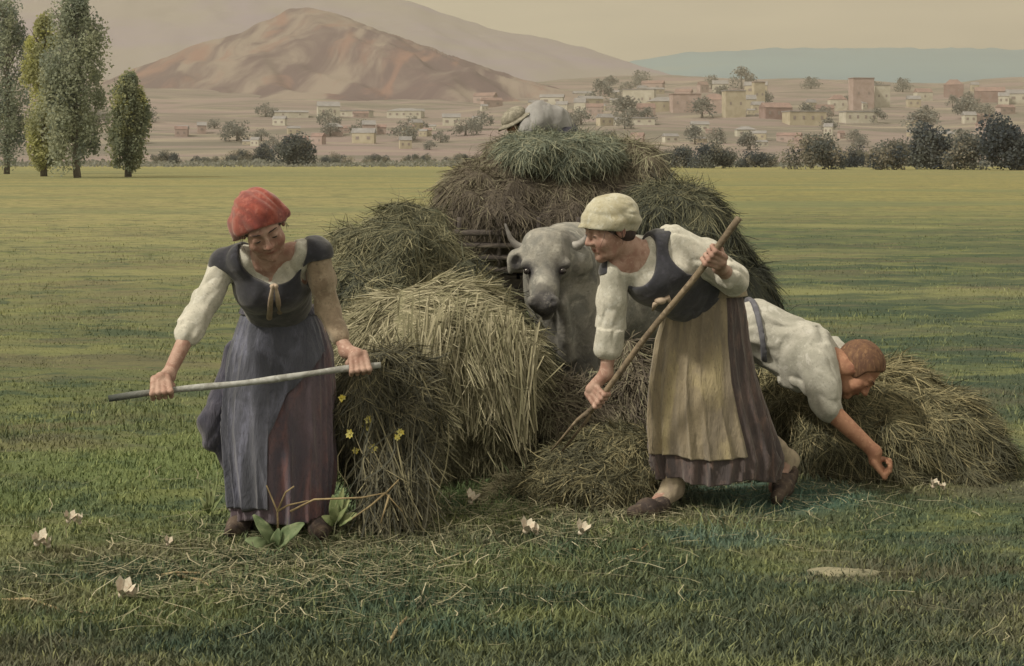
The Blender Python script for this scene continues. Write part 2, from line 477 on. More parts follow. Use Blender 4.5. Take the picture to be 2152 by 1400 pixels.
c = mixc(t, c, C(128, 126, 72), mth('MULTIPLY', smooth01(t, a.outputs['Fac'], .70, 1.0), .55))
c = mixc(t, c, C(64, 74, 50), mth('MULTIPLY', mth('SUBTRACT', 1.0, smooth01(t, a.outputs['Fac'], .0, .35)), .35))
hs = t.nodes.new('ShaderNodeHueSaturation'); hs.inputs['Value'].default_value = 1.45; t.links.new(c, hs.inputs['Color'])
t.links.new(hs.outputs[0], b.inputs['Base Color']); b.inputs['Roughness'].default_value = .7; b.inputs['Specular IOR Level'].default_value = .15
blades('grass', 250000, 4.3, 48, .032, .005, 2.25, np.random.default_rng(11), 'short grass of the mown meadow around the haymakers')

blades('tall_grass', 30000, 4.5, 11, .085, .0038, 1.4, np.random.default_rng(12), 'taller unmown grass in tufts among the stubble', keep=lambda x, d, r: fbm(np.c_[x * 1.9, d * 1.9, 0 * x], 44, 3) > .16 + .25 * r.random(len(x)))
# ------------------------------------------------------------------ land behind the field
def land(x, y):
    x, y = np.asarray(x, float), np.asarray(y, float)
    t = np.clip((y - 560) / 1500, 0, 2)
    p = np.stack([x / 260, y / 260, 0 * x], -1)
    return -3 + 3 * np.clip((y - 430) / 130, 0, 1) + 88 * t ** 1.15 * (1 + .12 * fbm(p, 3, 3)) + 5 * fbm(p * 3, 8, 2) * np.clip(t * 6, 0, 1)
V, Q = grid(np.linspace(-1500, 1700, 220), np.linspace(420, 3000, 180), land)
m_slope = mat('far_slope', C(146, 125, 106, .92), C(122, 113, 90, .85), C(160, 144, 112, .92), scale=.016, s2=.024, stretch=(.28, 1, 1), rough=1, dist=1.2)
tag(mk('hillside', V, Q, m_slope, loc=(0, 500, 0)), kind='structure', label='pinkish brown slope carrying the far town')

def prof(pts, y):
    px = np.array([p[0] for p in pts], float); pz = np.array([p[1] for p in pts], float)
    X = (px - CX) / F * y; Z = H - (pz - HY) / F * y
    return X, Z
def ridge_hill(name, pts, y0, front, back, base, mats, label, nx, ny, skew=.6, spur=.16, sscale=150, seed=1):
    X, Z = prof(pts, y0)
    xs = np.linspace(X.min() - 200, X.max() + 200, nx); ys = np.linspace(y0 - front, y0 + back, ny)
    def zf(x, y):
        u = x + skew * (y - y0)
        # smooth ridge line
        h = np.interp(u, X, Z) ; k = 40
        h = (h + np.interp(u - k, X, Z) + np.interp(u + k, X, Z)) / 3
        s = np.where(y < y0, (y0 - y) / front, (y - y0) / back)
        bell = np.clip(1 - s, 0, 1) ** 1.15
        p = np.stack([u / sscale, (y - y0) / (sscale * 5), 0 * x], -1)
        rd = 1 - np.abs(fbm(p, seed, 4)) * 2
        q = np.stack([x / 60, y / 60, 0 * x], -1)
        amp = spur * np.clip(s * 2.2, .12, 1) * np.clip(1 - s, 0, 1)
        return base + (h - base) * bell * (1 + 0 * u) + (h - base) * amp * (rd - .6) + (h - base) * .025 * fbm(q, seed + 4, 3) * np.clip(1 - s, 0, 1)
    V, Q = grid(xs, ys, zf)
    return tag(mk(name, V, Q, mats, loc=(0, y0, 0)), kind='structure', label=label)
m_mount = mat('mountain_scrub', C(112, 92, 82, .78), C(148, 130, 106, .86), C(146, 112, 90, .82), scale=.007, s2=.010, stretch=(1, .3, 1), rough=1, lo=.42, hi=.6, dist=1.5)
ridge_hill('mountain', [(-500, 340), (-100, 290), (120, 215), (250, 160), (350, 118), (440, 84), (510, 66), (560, 44), (605, 18), (650, 6), (700, 20), (750, 52), (820, 92), (900, 128), (980, 165), (1060, 205), (1150, 245), (1300, 290), (1500, 330)],
           2600, 1050, 700, 28, m_mount, 'brown bare mountain with eroded spurs behind the town', 360, 200, skew=.38, spur=.34, sscale=105, seed=21)
m_far = mat('far_mountain', C(150, 134, 130, .9), C(152, 140, 120, .9), scale=.0016, rough=1, stretch=(1, 1, 3))  # paled: part of the haze is put into this colour
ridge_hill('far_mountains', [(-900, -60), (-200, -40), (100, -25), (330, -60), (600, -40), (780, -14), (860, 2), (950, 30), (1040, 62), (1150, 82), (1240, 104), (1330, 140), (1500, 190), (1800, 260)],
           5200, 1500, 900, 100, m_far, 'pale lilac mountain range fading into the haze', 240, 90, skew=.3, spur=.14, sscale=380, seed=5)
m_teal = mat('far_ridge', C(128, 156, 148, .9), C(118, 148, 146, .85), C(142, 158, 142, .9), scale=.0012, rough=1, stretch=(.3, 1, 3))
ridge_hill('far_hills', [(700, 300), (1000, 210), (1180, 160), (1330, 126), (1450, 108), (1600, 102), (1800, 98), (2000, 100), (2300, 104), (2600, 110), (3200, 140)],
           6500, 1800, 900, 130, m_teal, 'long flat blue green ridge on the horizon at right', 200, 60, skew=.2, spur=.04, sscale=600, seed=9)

# ------------------------------------------------------------------ trees and bushes: leaf colours paled to hold the haze
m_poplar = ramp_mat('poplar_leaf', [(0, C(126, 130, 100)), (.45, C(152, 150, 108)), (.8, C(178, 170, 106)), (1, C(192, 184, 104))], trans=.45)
m_poplard = ramp_mat('grey_green_leaf', [(0, C(128, 132, 110)), (.5, C(154, 154, 118)), (1, C(178, 172, 126))], trans=.45)
m_bush = ramp_mat('bush_leaf', [(0, C(78, 82, 78)), (.5, C(112, 112, 94)), (1, C(160, 146, 114))], trans=.45)
m_haze_leaf = ramp_mat('distant_leaf', [(0, C(118, 116, 98)), (.5, C(142, 136, 112)), (1, C(166, 152, 122))], trans=.4)
m_bark = mat('bark', C(96, 86, 70), C(120, 110, 88), scale=2, rough=1)
def leaves(cen, rad, n, size, r, tint, squash=1.0):
    """leaf quads scattered through clumps; each clump has its own tint"""
    ci = r.integers(0, len(cen), n)
    dirn = nrm(r.normal(size=(n, 3))); rr = r.random((n, 1)) ** .45
    p = cen[ci] + dirn * rr * rad[ci][:, None] * np.array([1, 1, squash])
    a = nrm(r.normal(size=(n, 3))); bb = nrm(np.cross(a, nrm(r.normal(size=(n, 3)))))
    s = size * (.6 + .8 * r.random((n, 1)))
    V = np.stack([p - a * s * .5, p - bb * s * .35, p + a * s * .5, p + bb * s * .35], 1).reshape(-1, 3)
    Q = np.arange(n * 4).reshape(-1, 4)
    t = np.clip(tint[ci] + r.normal(size=n) * .06, 0, 1)
    return V, Q, np.repeat(t, 4)
def poplar(px, pbase, ptop, wpx, label, leaf, seed, tmean=.5, n=9000, bare=.10, side=0):
    r = np.random.default_rng(seed)
    g = GP(px, pbase); d = g[1]; k = F / d
    hgt = (pbase - ptop) / k; w = wpx / k
    e = empty('poplar_tree', g); tag(e, label, 'tree', 'poplars at the left edge of the field')
    tr = Geo()
    zz = np.linspace(0, hgt * .93, 12)
    wob = np.c_[np.cumsum(r.normal(size=12)) * .06, np.cumsum(r.normal(size=12)) * .06, zz]
    tr.tube(g + wob, np.linspace(.34, .05, 12), 9)
    for i in range(16):
        t0 = .15 + .7 * r.random(); a = r.random() * 6.28
        s = g + np.array([wob[int(t0 * 11)][0], wob[int(t0 * 11)][1], hgt * t0])
        tr.tube(np.linspace(s, s + np.array([math.cos(a) * w * .32, math.sin(a) * w * .32, hgt * .13]), 4), np.linspace(.09, .02, 4), 6)
    tr.build('trunk', m_bark, e)
    nc = 95
    tz = bare + (1 - bare) * r.random(nc)
    env = np.interp(tz, [0, bare, .3, .6, .85, 1], [.2, .55, .95, 1, .75, .22])
    a = r.random(nc) * 6.28; q = np.sqrt(r.random(nc)) * .44 * w * env
    cen = g + np.c_[np.cos(a) * q, np.sin(a) * q, tz * hgt * .97]
    rad = (.12 + .12 * r.random(nc)) * w * (.6 + .4 * env)
    tint = np.clip(tmean + r.normal(size=nc) * .22 + side * -np.cos(a) * .28, 0, 1)  # side: left clumps tinted yellower, the sunlit side put into leaf colour
    V, Q, tt = leaves(cen, rad * r.uniform(.6, 1.5, nc), int(n * 1.6), .28, r, tint, 1.7)
    mk('crown', V, Q, leaf, e, smooth=False, attr={'tint': tt})
    return e
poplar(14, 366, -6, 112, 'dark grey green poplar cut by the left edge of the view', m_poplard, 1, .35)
poplar(92, 371, 30, 96, 'poplar tinted sunlit yellow green, the brightest of the tall trees at left', m_poplar, 2, .78, side=.6)
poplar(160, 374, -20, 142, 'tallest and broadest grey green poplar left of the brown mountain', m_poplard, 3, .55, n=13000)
poplar(270, 372, 158, 88, 'short green poplar standing apart, right of the tall ones', m_poplar, 4, .42, bare=.12)

def bush(px, ptop, wpx, pbase, label, group, seed, tm=.5, n=5200, name='bush'):
    r = np.random.default_rng(seed)
    g = GP(px, pbase); d = g[1]; k = F / d; h = (pbase - ptop) / k; w = wpx / k
    nc = 26
    dr = nrm(r.normal(size=(nc, 3))); dr[:, 2] = np.abs(dr[:, 2])
    cen = g + dr * np.array([w * .36, w * .3, h * .62]) * (.5 + .5 * r.random((nc, 1))) + [0, 0, h * .12]
    rad = (.16 + .12 * r.random(nc)) * min(w, h * 1.3)
    tint = np.clip(tm + r.normal(size=nc) * .3, 0, 1)
    V, Q, tt = leaves(cen, rad, n, .045 * min(w, h) + .12, r, tint, .9)
    o = mk(name, V, Q, m_bush, loc=g, smooth=False, attr={'tint': tt})
    return tag(o, label, 'bush', group)
GB = 'bushes along the far right edge of the field'
bl = ['low grey bush at the start of the right hedge, beside the hay load', 'second bush of the right hedge from the hay load, broad and dull', 'blue grey bush left of the tall round one in the right hedge', 'tall rounded purplish bush under the pale block of the town', 'small slate bush between two rounded ones in the right hedge',
      'rounded brownish bush just right of the small slate one', 'big dark blue bush with a peaked top in the right hedge', 'lighter rounded bush between the peaked dark one and the tallest', 'tallest dark bush at the right edge of the view', 'lower dark bush cut by the right edge of the view']
for i, (px, pt, w, pb, tm) in enumerate([(1425, 292, 110, 353, .5), (1500, 286, 120, 354, .45), (1590, 304, 110, 352, .4), (1712, 270, 165, 356, .62), (1800, 300, 80, 352, .25), (1868, 276, 110, 357, .6), (1955, 236, 125, 356, .18), (2030, 262, 105, 357, .55), (2105, 214, 130, 358, .2), (2180, 245, 110, 357, .3)]):
    bush(px, pt, w, pb, bl[i], GB, 40 + i, tm)
GL = 'bushes along the far left edge of the field'
bl = ['low bush next to the short poplar at the far field edge', 'low dull bush second right of the short poplar', 'spreading bush left of the round grey tree', 'dark little bush touching the round grey tree', 'round grey green tree standing alone below the mountain', 'low hedge bush just right of the round grey tree', 'low hedge bush under the middle of the pale wall', 'low hedge bush below the pale oblong house', 'low hedge bush nearest the left side of the hay load']
for i, (px, pt, w, pb, tm) in enumerate([(350, 314, 95, 347, .55), (430, 322, 110, 346, .5), (505, 308, 110, 347, .5), (552, 296, 60, 347, .3), (618, 264, 100, 350, .45), (705, 318, 110, 346, .4), (790, 320, 110, 345, .5), (880, 318, 120, 345, .55), (968, 320, 100, 345, .5)]):
    bush(px, pt, w, pb, bl[i], GL, 60 + i, tm)

# ------------------------------------------------------------------ the far town
def hit(px, py):
    """where the sight line through a photo pixel meets the slope"""
    d = np.arange(500, 2800, 4.0)
    z = H - (py - HY) / F * d; x = (px - CX) / F * d
    k = np.argmax(land(x, d) > z)
    return np.array([x[k], d[k], land(x[k], d[k])])
def wallm(n, c): return mat(n, C(*c), C(*[max(0, v - 14) for v in c]), scale=.15, rough=.95)
m_hw = [wallm('pale_plaster', (196, 184, 150)), wallm('pink_plaster', (176, 152, 128)), wallm('tan_plaster', (184, 168, 130)), wallm('rose_brick', (152, 126, 106))]
m_roof = [mat('tile_roof', C(150, 122, 100), C(134, 110, 92), scale=.3), mat('grey_roof', C(150, 142, 124), C(136, 128, 112), scale=.3)]
m_win = mat('dark_window', C(142, 126, 106), rough=.5)
def house(px, pbase, wpx, hpx, kind, label, wm, rm, seed, nw=3, cat='house', name='house'):
    r = np.random.default_rng(seed)
    g = hit(px, pbase); k = F / g[1]; w, h = wpx / k, hpx / k; dp = max(w * .6, 6)
    e = empty(name, g); tag(e, label, cat, 'houses of the far town')
    rz = r.uniform(-.25, .25)
    b = Geo(); hw = h if kind in ('flat', 'tower') else h * .68
    b.box(g + [0, 0, hw / 2 - 2], w, dp, hw + 4, rz); b.build('wall', m_hw[wm], e, smooth=False)
    ca, sa = math.cos(rz), math.sin(rz); R = np.array([[ca, -sa, 0], [sa, ca, 0], [0, 0, 1]])
    rf = Geo()
    if kind == 'gable':
        o = .35
        v = np.array([[-w / 2 - o, -dp / 2 - o, hw], [w / 2 + o, -dp / 2 - o, hw], [w / 2 + o, dp / 2 + o, hw], [-w / 2 - o, dp / 2 + o, hw], [-w / 2 - o, 0, h], [w / 2 + o, 0, h]]) @ R.T + g
        rf.add(v, [[0, 1, 5, 4], [2, 3, 4, 5], [3, 2, 1, 0]], [[0, 4, 3], [1, 2, 5]])
    elif kind == 'hip':
        o = .35; q = max(w / 2 - dp / 2, .1)
        v = np.array([[-w / 2 - o, -dp / 2 - o, hw], [w / 2 + o, -dp / 2 - o, hw], [w / 2 + o, dp / 2 + o, hw], [-w / 2 - o, dp / 2 + o, hw], [-q, 0, h], [q, 0, h]]) @ R.T + g
        rf.add(v, [[0, 1, 5, 4], [2, 3, 4, 5], [3, 2, 1, 0]], [[0, 4, 3], [1, 2, 5]])
    else:
        rf.box(g + [0, 0, h + .35], w + .8, dp + .8, .7, rz)
    rf.build('roof', m_roof[rm], e, smooth=False)
    for j in range(nw):
        x = (j + .5) / nw * w - w / 2; z = hw * .52
        wn = Geo(); c = np.array([x, -dp / 2 - .02, z]) @ R.T + g
        wn.box(c, min(1.6, w / nw * .4), .3, min(2.4, hw * .3), rz); wn.build('window', m_win, e, smooth=False)
HS = [(612, 246, 70, 14, 'gable', 'low white shed at the left end of the pale row under the mountain', 0, 1, 2), (690, 246, 46, 32, 'gable', 'white house with the steepest gable in the pale row under the mountain', 0, 1, 2), (748, 246, 66, 12, 'flat', 'low flat white wall house right of the steep white gable', 0, 1, 3),
      (852, 248, 72, 20, 'hip', 'oblong cream house alone under the mountain foot', 0, 1, 5), (775, 284, 26, 30, 'gable', 'small rosy house below the cream oblong one, left of the pair', 1, 1, 1), (802, 282, 18, 20, 'gable', 'tiny rosy house touching its larger neighbour below the cream one', 1, 0, 1),
      (858, 282, 26, 24, 'hip', 'tan cottage with round shouldered roof in the lower row', 2, 0, 1), (898, 286, 18, 16, 'gable', 'smallest tan cottage in the lower row left of the hay load', 2, 0, 1), (700, 286, 40, 26, 'hip', 'pale pink house behind the round grey tree', 1, 1, 2),
      (384, 286, 22, 22, 'gable', 'small pale house beyond the bushes, left of its twin', 1, 1, 1), (424, 282, 18, 24, 'gable', 'narrow pale house beyond the bushes, right of its twin', 1, 1, 1),
      (1181, 237, 24, 24, 'gable', 'little white gabled house above the hay load, left of two', 0, 1, 1), (1219, 238, 24, 32, 'gable', 'taller white gabled house above the hay load, right of two', 0, 1, 1),
      (1344, 230, 66, 40, 'flat', 'big cream block, the brightest building of the right town', 0, 1, 4), (1392, 234, 60, 30, 'hip', 'low tan house leaning on the big cream block', 2, 1, 3), (1440, 236, 60, 36, 'flat', 'pink flat roofed house between the cream block and the tan one', 1, 0, 3),
      (1500, 238, 54, 40, 'hip', 'pinkish house with hipped roof left of the twin towers', 1, 0, 3), (1542, 246, 44, 54, 'flat', 'tan square house just left of the slim tower', 2, 1, 2), (1594, 226, 24, 52, 'tower', 'slim pale tower above the middle of the right town', 2, 0, 2),
      (1630, 250, 60, 34, 'gable', 'rose house with red roof at the foot of the slim tower', 3, 0, 3), (1690, 262, 80, 26, 'flat', 'long low tan house above the rounded hedge bush', 2, 1, 4), (1760, 232, 36, 32, 'hip', 'pale house beside the broad pink tower', 0, 0, 2),
      (1810, 230, 46, 64, 'tower', 'broad pink tower, the tallest building of the right town', 1, 0, 2), (1852, 226, 32, 46, 'flat', 'pale narrow house right of the broad pink tower', 0, 1, 2), (1804, 258, 70, 22, 'flat', 'long pale wall house below the broad pink tower', 0, 1, 4),
      (1940, 212, 34, 26, 'gable', 'small pale house alone right of the pink tower', 0, 0, 1), (2004, 204, 40, 36, 'hip', 'rosy house high on the right slope', 3, 0, 2), (2080, 214, 60, 30, 'gable', 'rosy farmhouse on the slope near the right edge', 3, 0, 3), (1566, 288, 40, 22, 'hip', 'pale cottage low behind the right hedge', 0, 1, 2), (1320, 262, 110, 12, 'flat', 'long pale field wall house right of the hay load top', 0, 1, 5)]
for i, (px, pb, w, h, kd, lb, wm, rm, nw) in enumerate(HS):
    house(px, pb, w, h, kd, lb, wm, rm, 100 + i, nw, 'tower' if kd == 'tower' else 'house', 'tower' if kd == 'tower' else 'house')

r = np.random.default_rng(15); n = 15000
ux = r.uniform(-170, 170, n); ud = r.uniform(330, 470, n); hh = np.clip(1.0 + 1.3 * fbm(np.c_[ux * .06, ud * .01, 0 * ux], 4, 3), .15, 3)
p = np.c_[ux, ud, hh * r.random(n)]; a = nrm(r.normal(size=(n, 3))); bb = nrm(np.cross(a, nrm(r.normal(size=(n, 3))))); sz = r.uniform(.25, .6, (n, 1))
tag(mk('undergrowth', np.stack([p - a * sz, p - bb * sz * .6, p + a * sz, p + bb * sz * .6], 1).reshape(-1, 3), np.arange(4 * n).reshape(-1, 4), m_haze_leaf, loc=(0, 400, 0), smooth=False, attr={'tint': np.repeat(np.clip(.25 + .5 * fbm(np.c_[ux * .05, ud * .02, 0 * ux], 9, 3) + .1 * r.normal(size=n), 0, 1), 4)}), kind='stuff', label='uneven undergrowth along the far edge of the field')
# crowd of smaller houses and trees between them: one of each kind, then copies
r = np.random.default_rng(77)
LB = {0: 'small cream house lost among the crowd of the far town', 1: 'small pinkish house lost among the crowd of the far town', 2: 'small tan house lost among the crowd of the far town'}
PR = {}
def spot(i):
    if i % 5 < 3: return r.uniform(1290, 2240), r.uniform(186, 318)
    if i % 5 == 3: return r.uniform(330, 1010), r.uniform(240, 318)
    return r.uniform(990, 1320), r.uniform(200, 270)
for i in range(84):
    px, py = spot(i); k = i % 3
    if k not in PR:
        house(px, py, 26, 24, 'gable', LB[k], k, 1 if k != 1 else 0, 300 + k, 2)
        e0 = [o for o in COL.objects if o.get('label') == LB[k]][0]; e0['group'] = 'small houses crowding the far town'; PR[k] = (e0, hit(px, py)); continue
    e0, g0 = PR[k]; g = hit(px, py); q = r.uniform(.5, 1.15) * g[1] / g0[1]
    dup(e0, loc=tuple(g), rz=r.uniform(-.5, .5), sc=(q * r.uniform(.8, 1.9), q, q * r.uniform(.7, 1.25)))
PT = []
for i in range(70):
    px, py = (r.uniform(1240, 2240), r.uniform(180, 330)) if i % 3 else (r.uniform(200, 1240), r.uniform(245, 332))
    g = hit(px, py)
    if i < 3:
        w, h = 12.0, 10.0; nc = 18
        dr = nrm(r.normal(size=(nc, 3))); dr[:, 2] = np.abs(dr[:, 2])
        V, Q, tt = leaves(g + dr * [w * .34, w * .34, h * .6] + [0, 0, 1.5], (.2 + .1 * r.random(nc)) * h, 700, .9, r, np.clip(.45 + r.normal(size=nc) * .25, 0, 1), .9)
        o = empty('round_tree', g); mk('crown', V, Q, m_haze_leaf, o, smooth=False, attr={'tint': tt})
        tk = Geo(); tk.tube([g - [0, 0, 1], g + [0, 0, 2], g + [.3, 0, 6]], [.5, .4, .2], 7); tk.build('trunk', m_bark, o)
        PT.append((tag(o, 'small round tree lost among the crowd of the far town', 'tree', 'trees between the far houses'), g)); continue
    o, g0 = PT[i % 3]; q = r.uniform(.55, 1.2) * g[1] / g0[1]
    dup(o, loc=tuple(g), rz=r.uniform(0, 6), sc=(q * r.uniform(.9, 1.8), q, q))

# ------------------------------------------------------------------ haze: one closed body of pale air
hz = Geo(); hz.box((0, 3900, 400), 12600, 8400, 822); 
m_haze = bpy.data.materials.new('haze_air'); m_haze.use_nodes = True
t = m_haze.node_tree; t.nodes.remove(t.nodes['Principled BSDF'])
pv = t.nodes.new('ShaderNodeVolumePrincipled'); pv.inputs['Color'].default_value = (.80, .755, .67, 1); pv.inputs['Density'].default_value = HAZE_D = 0.00017
pv.inputs['Anisotropy'].default_value = .1
t.links.new(pv.outputs[0], t.nodes['Material Output'].inputs['Volume'])
# ------------------------------------------------------------------ hay
def hay_ramp(name, cols, noise=(5, .5)):
    n = len(cols) - 1
    return ramp_mat(name, [(i / n, C(*c)) for i, c in enumerate(cols)], noise=noise, rough=.9, spec=.1)
m_hay_gold = hay_ramp('hay_stalks_gold', [(86, 81, 58), (114, 107, 74), (138, 129, 90), (160, 147, 106), (186, 172, 128)])
m_hay_olive = hay_ramp('hay_stalks_olive', [(58, 58, 46), (88, 86, 62), (112, 106, 74), (134, 124, 86), (152, 142, 100)])
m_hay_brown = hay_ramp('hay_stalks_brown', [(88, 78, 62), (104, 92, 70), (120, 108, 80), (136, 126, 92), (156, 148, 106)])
m_hay_green = hay_ramp('hay_stalks_green', [(82, 78, 56), (108, 101, 68), (134, 122, 82), (162, 146, 98), (192, 172, 118)])
m_hay_dark = hay_ramp('hay_stalks_dark', [(72, 70, 54), (90, 84, 62), (108, 100, 70), (124, 114, 78), (150, 136, 94)])
def strands(p, nr, L, W, flow, r, lift=.25, droop=.25, rand=.35, tint=None, seg=4, curl=.3):
    n = len(p)
    down = np.tile([0, 0, -1.], (n, 1)); f = flow(p) if flow is not None else 0
    d = down + f + r.normal(size=(n, 3)) * rand
    d = nrm(d - nr * np.sum(d * nr, 1, keepdims=True) + nr * lift * (r.random((n, 1)) - .15))
    L = (L * (.45 + .9 * r.random(n)))[:, None]
    side0 = nrm(np.cross(d, nr) + r.normal(size=(n, 3)) * .35)
    bend = nrm(np.cross(d, nr)) * r.normal(size=(n, 1)) * curl
    pts = []
    for s in np.linspace(0, 1, seg):
        pts.append(p + nr * .004 + d * L * s + bend * L * s * s * .5 + np.array([0, 0, -1]) * L * droop * s * s)
    w = (W * (.6 + .8 * r.random(n)))[:, None]
    V = []
    for i, q in enumerate(pts):
        k = w * (.5 if i in (0, seg - 1) else 1) * .5
        V += [q - side0 * k, q + side0 * k]
    V = np.stack(V, 1).reshape(-1, 3)
    b0 = np.arange(n)[:, None] * 2 * seg
    Q = np.concatenate([b0 + [2 * i, 2 * i + 1, 2 * i + 3, 2 * i + 2] for i in range(seg - 1)])
    t = r.random(n) ** 1.1 if tint is None else np.clip(tint(p) + r.normal(size=n) * .27, 0, 1)
    V[:, 2] = np.maximum(V[:, 2], .004)
    return V, Q, np.repeat(t, 2 * seg)
def hay(name, label, cat, sdf, m, seed, n, L=.3, W=.007, flow=None, lump=.05, lscale=3.5, vox=.02, tint=None, group=None, rand=.35, lift=.3, droop=.2, core=.3, extra=None, loc=None, curl=.7):
    r = np.random.default_rng(seed)
    def nz(p): return 1.35 * lump * fbm(p * lscale, seed, 3) + lump * .7 * fbm(p * lscale * 3.1, seed + 5, 2)
    V, Q = sdf.mesh(vox, nz, lambda p: -(p[:, 2] + .01))
    pts, nr = samp(V, Q, n * 2, r)
    k = (pts[:, 2] > .0) & (nr[:, 2] > -.85); pts, nr = pts[k][:n], nr[k][:n]
    SV, SQ, st = strands(pts, nr, L, W, flow, r, lift, droop, rand, tint, curl=curl)
    g = Geo(); ct = core + .18 * fbm(V * 5, seed + 9, 3)
    if tint is not None: ct = ct * .5 + .5 * np.clip(tint(V), 0, 1) * .6
    g.add(V, Q, tint=np.clip(ct, 0, 1)); g.add(SV, SQ, tint=st)
    if extra is not None:
        for e in extra(r): g.add(*e[:2], tint=e[2])
    return tag(g.build(name, m, loc=loc), label, cat, group)
def R_of(d): return F / d
def E(px, py, d, rx, rz, ry): return P(px, py, d), (rx / R_of(d), ry, rz / R_of(d))   # centre, radii (x and z given in photo pixels)

# load on the cart: wide overhanging mushroom of hay, green on top, brown below
s = SDF()
for q in [(1165, 410, 14.0, 215, 105, 1.0), (1050, 440, 13.7, 110, 85, .9), (1290, 400, 14.0, 115, 80, .8), (1170, 350, 14.0, 150, 55, .8), (1150, 470, 13.9, 200, 60, 1.1), (1330, 370, 13.9, 66, 45, .6), (985, 455, 13.6, 50, 66, .6), (1060, 480, 13.2, 90, 50, .5)]:
    c, rr = E(*q); s.ell(c, rr, k=.15)
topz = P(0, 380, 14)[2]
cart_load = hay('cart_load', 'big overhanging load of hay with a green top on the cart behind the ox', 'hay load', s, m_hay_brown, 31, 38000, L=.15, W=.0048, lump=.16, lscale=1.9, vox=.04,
    tint=lambda p: np.clip(.10 + 1.15 * (p[:, 2] - topz + .16) + .22 * fbm(p * 2.2, 77, 3), .0, 1), core=.12)  # lighter with height: sunlit top and shaded face put into the tint
s = SDF()
for q in [(1210, 326, 13.75, 100, 36, .7), (1120, 322, 13.6, 75, 32, .6), (1300, 334, 13.9, 65, 25, .5)]:
    c, rr = E(*q); s.ell(c, rr, k=.1)
m_hay_fresh = hay_ramp('hay_stalks_fresh', [(98, 100, 78), (114, 116, 90), (128, 128, 98), (142, 138, 102), (160, 150, 112)])
hay('fresh_hay', 'blue green layer of fresh hay spread over the top of the cart load', 'hay', s, m_hay_fresh, 32, 20000, L=.13, W=.0045, lump=.08, lscale=2.5, vox=.035, rand=.7, curl=1.0)

# heap behind the woman with the fork, dark
s = SDF()
for q in [(1425, 640, 10.8, 150, 225, .8), (1530, 745, 10.7, 105, 170, .7), (1395, 510, 10.9, 95, 95, .6), (1600, 810, 10.6, 75, 110, .6), (1330, 700, 10.9, 110, 190, .6)]:
    c, rr = E(*q); s.ell(c, rr, k=.2)
tz = P(0, 470, 10.8)[2]
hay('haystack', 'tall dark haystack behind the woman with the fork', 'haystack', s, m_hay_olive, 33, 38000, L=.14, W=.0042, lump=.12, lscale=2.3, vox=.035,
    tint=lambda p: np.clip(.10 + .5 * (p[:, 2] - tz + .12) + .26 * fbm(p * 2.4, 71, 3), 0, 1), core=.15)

# grey green hump behind the bundle
s = SDF()
for q in [(820, 600, 9.3, 110, 130, .55), (880, 540, 9.4, 70, 85, .45), (760, 640, 9.2, 80, 120, .45), (850, 780, 9.3, 150, 180, .6), (940, 690, 9.4, 100, 160, .5)]:
    c, rr = E(*q); s.ell(c, rr, k=.2)
hay('haycock', 'grey green haycock between the woman in red scarf and the cart', 'haycock', s, m_hay_olive, 34, 30000, L=.13, W=.0040, lump=.10, lscale=2.7, vox=.028,
    flow=lambda p: np.array([-.5, -.2, .35]), tint=lambda p: np.clip(.52 + .32 * fbm(p * 3, 73, 3), 0, 1), rand=.6, core=.3)

# the golden bundle in the middle, stalks arching over it
s = SDF()
for q in [(915, 715, 8.25, 125, 95, .38), (1010, 745, 8.2, 72, 75, .34), (830, 715, 8.3, 70, 65, .34), (940, 850, 8.3, 120, 150, .36), (1055, 850, 8.15, 44, 130, .24), (880, 880, 8.15, 60, 130, .3), (960, 665, 8.35, 70, 42, .3)]:
    c, rr = E(*q); s.ell(c, rr, k=.12)
ctr = P(890, 670, 8.1)
def bundle_flow(p):
    x = p[:, 0] - ctr[0]; z = p[:, 2] - ctr[2]
    f = np.zeros_like(p); hi = np.clip((z + .30) / .3, 0, 1)
    f[:, 0] = np.where(x > -.12, 1.7, -1.0) * hi; f[:, 2] = .75 * hi
    f[:, 1] = -.3
    return f + .5 * np.stack([fbm(p * 4, 3, 2), fbm(p * 4, 4, 2), fbm(p * 4, 5, 2)], 1)
def hanging(r):
    """long ears and stalks that hang off the right and left ends"""
    o = []
    for (pa, pb, da, spread, cnt, L) in [((1070, 700), (1112, 960), 7.85, 26, 130, 1), ((1040, 720), (1095, 960), 7.83, 40, 150, 1), ((905, 690), (870, 960), 7.8, 30, 140, 1), ((860, 730), (905, 980), 7.82, 40, 120, 1), ((1000, 700), (990, 930), 7.85, 60, 150, 1), ((945, 690), (930, 940), 7.85, 50, 130, 1)]:
        for i in range(cnt):
            a = P(pa[0] + r.normal() * spread, pa[1] + r.normal() * 30, da + r.normal() * .05); e = a + (P(*pb, da) - a) * r.uniform(.35, 1.0) + r.normal(size=3) * [.03, .03, .03]
            m = (a + e) / 2 + np.array([r.normal() * .02, -.06, .02])
            t = np.linspace(0, 1, 7)[:, None]; q = a * (1 - t) ** 2 + 2 * m * t * (1 - t) + e * t ** 2
            sd = nrm(np.array([1, r.normal() * .5, r.normal() * .3])) * r.uniform(.0018, .0042)
            V = np.stack([q - sd, q + sd], 1).reshape(-1, 3); Q = np.array([[2 * j, 2 * j + 1, 2 * j + 3, 2 * j + 2] for j in range(6)])
            o.append((V, Q, float(np.clip(r.normal(.72, .22), 0, 1))))
    return o
bz = P(0, 760, 8)[2]
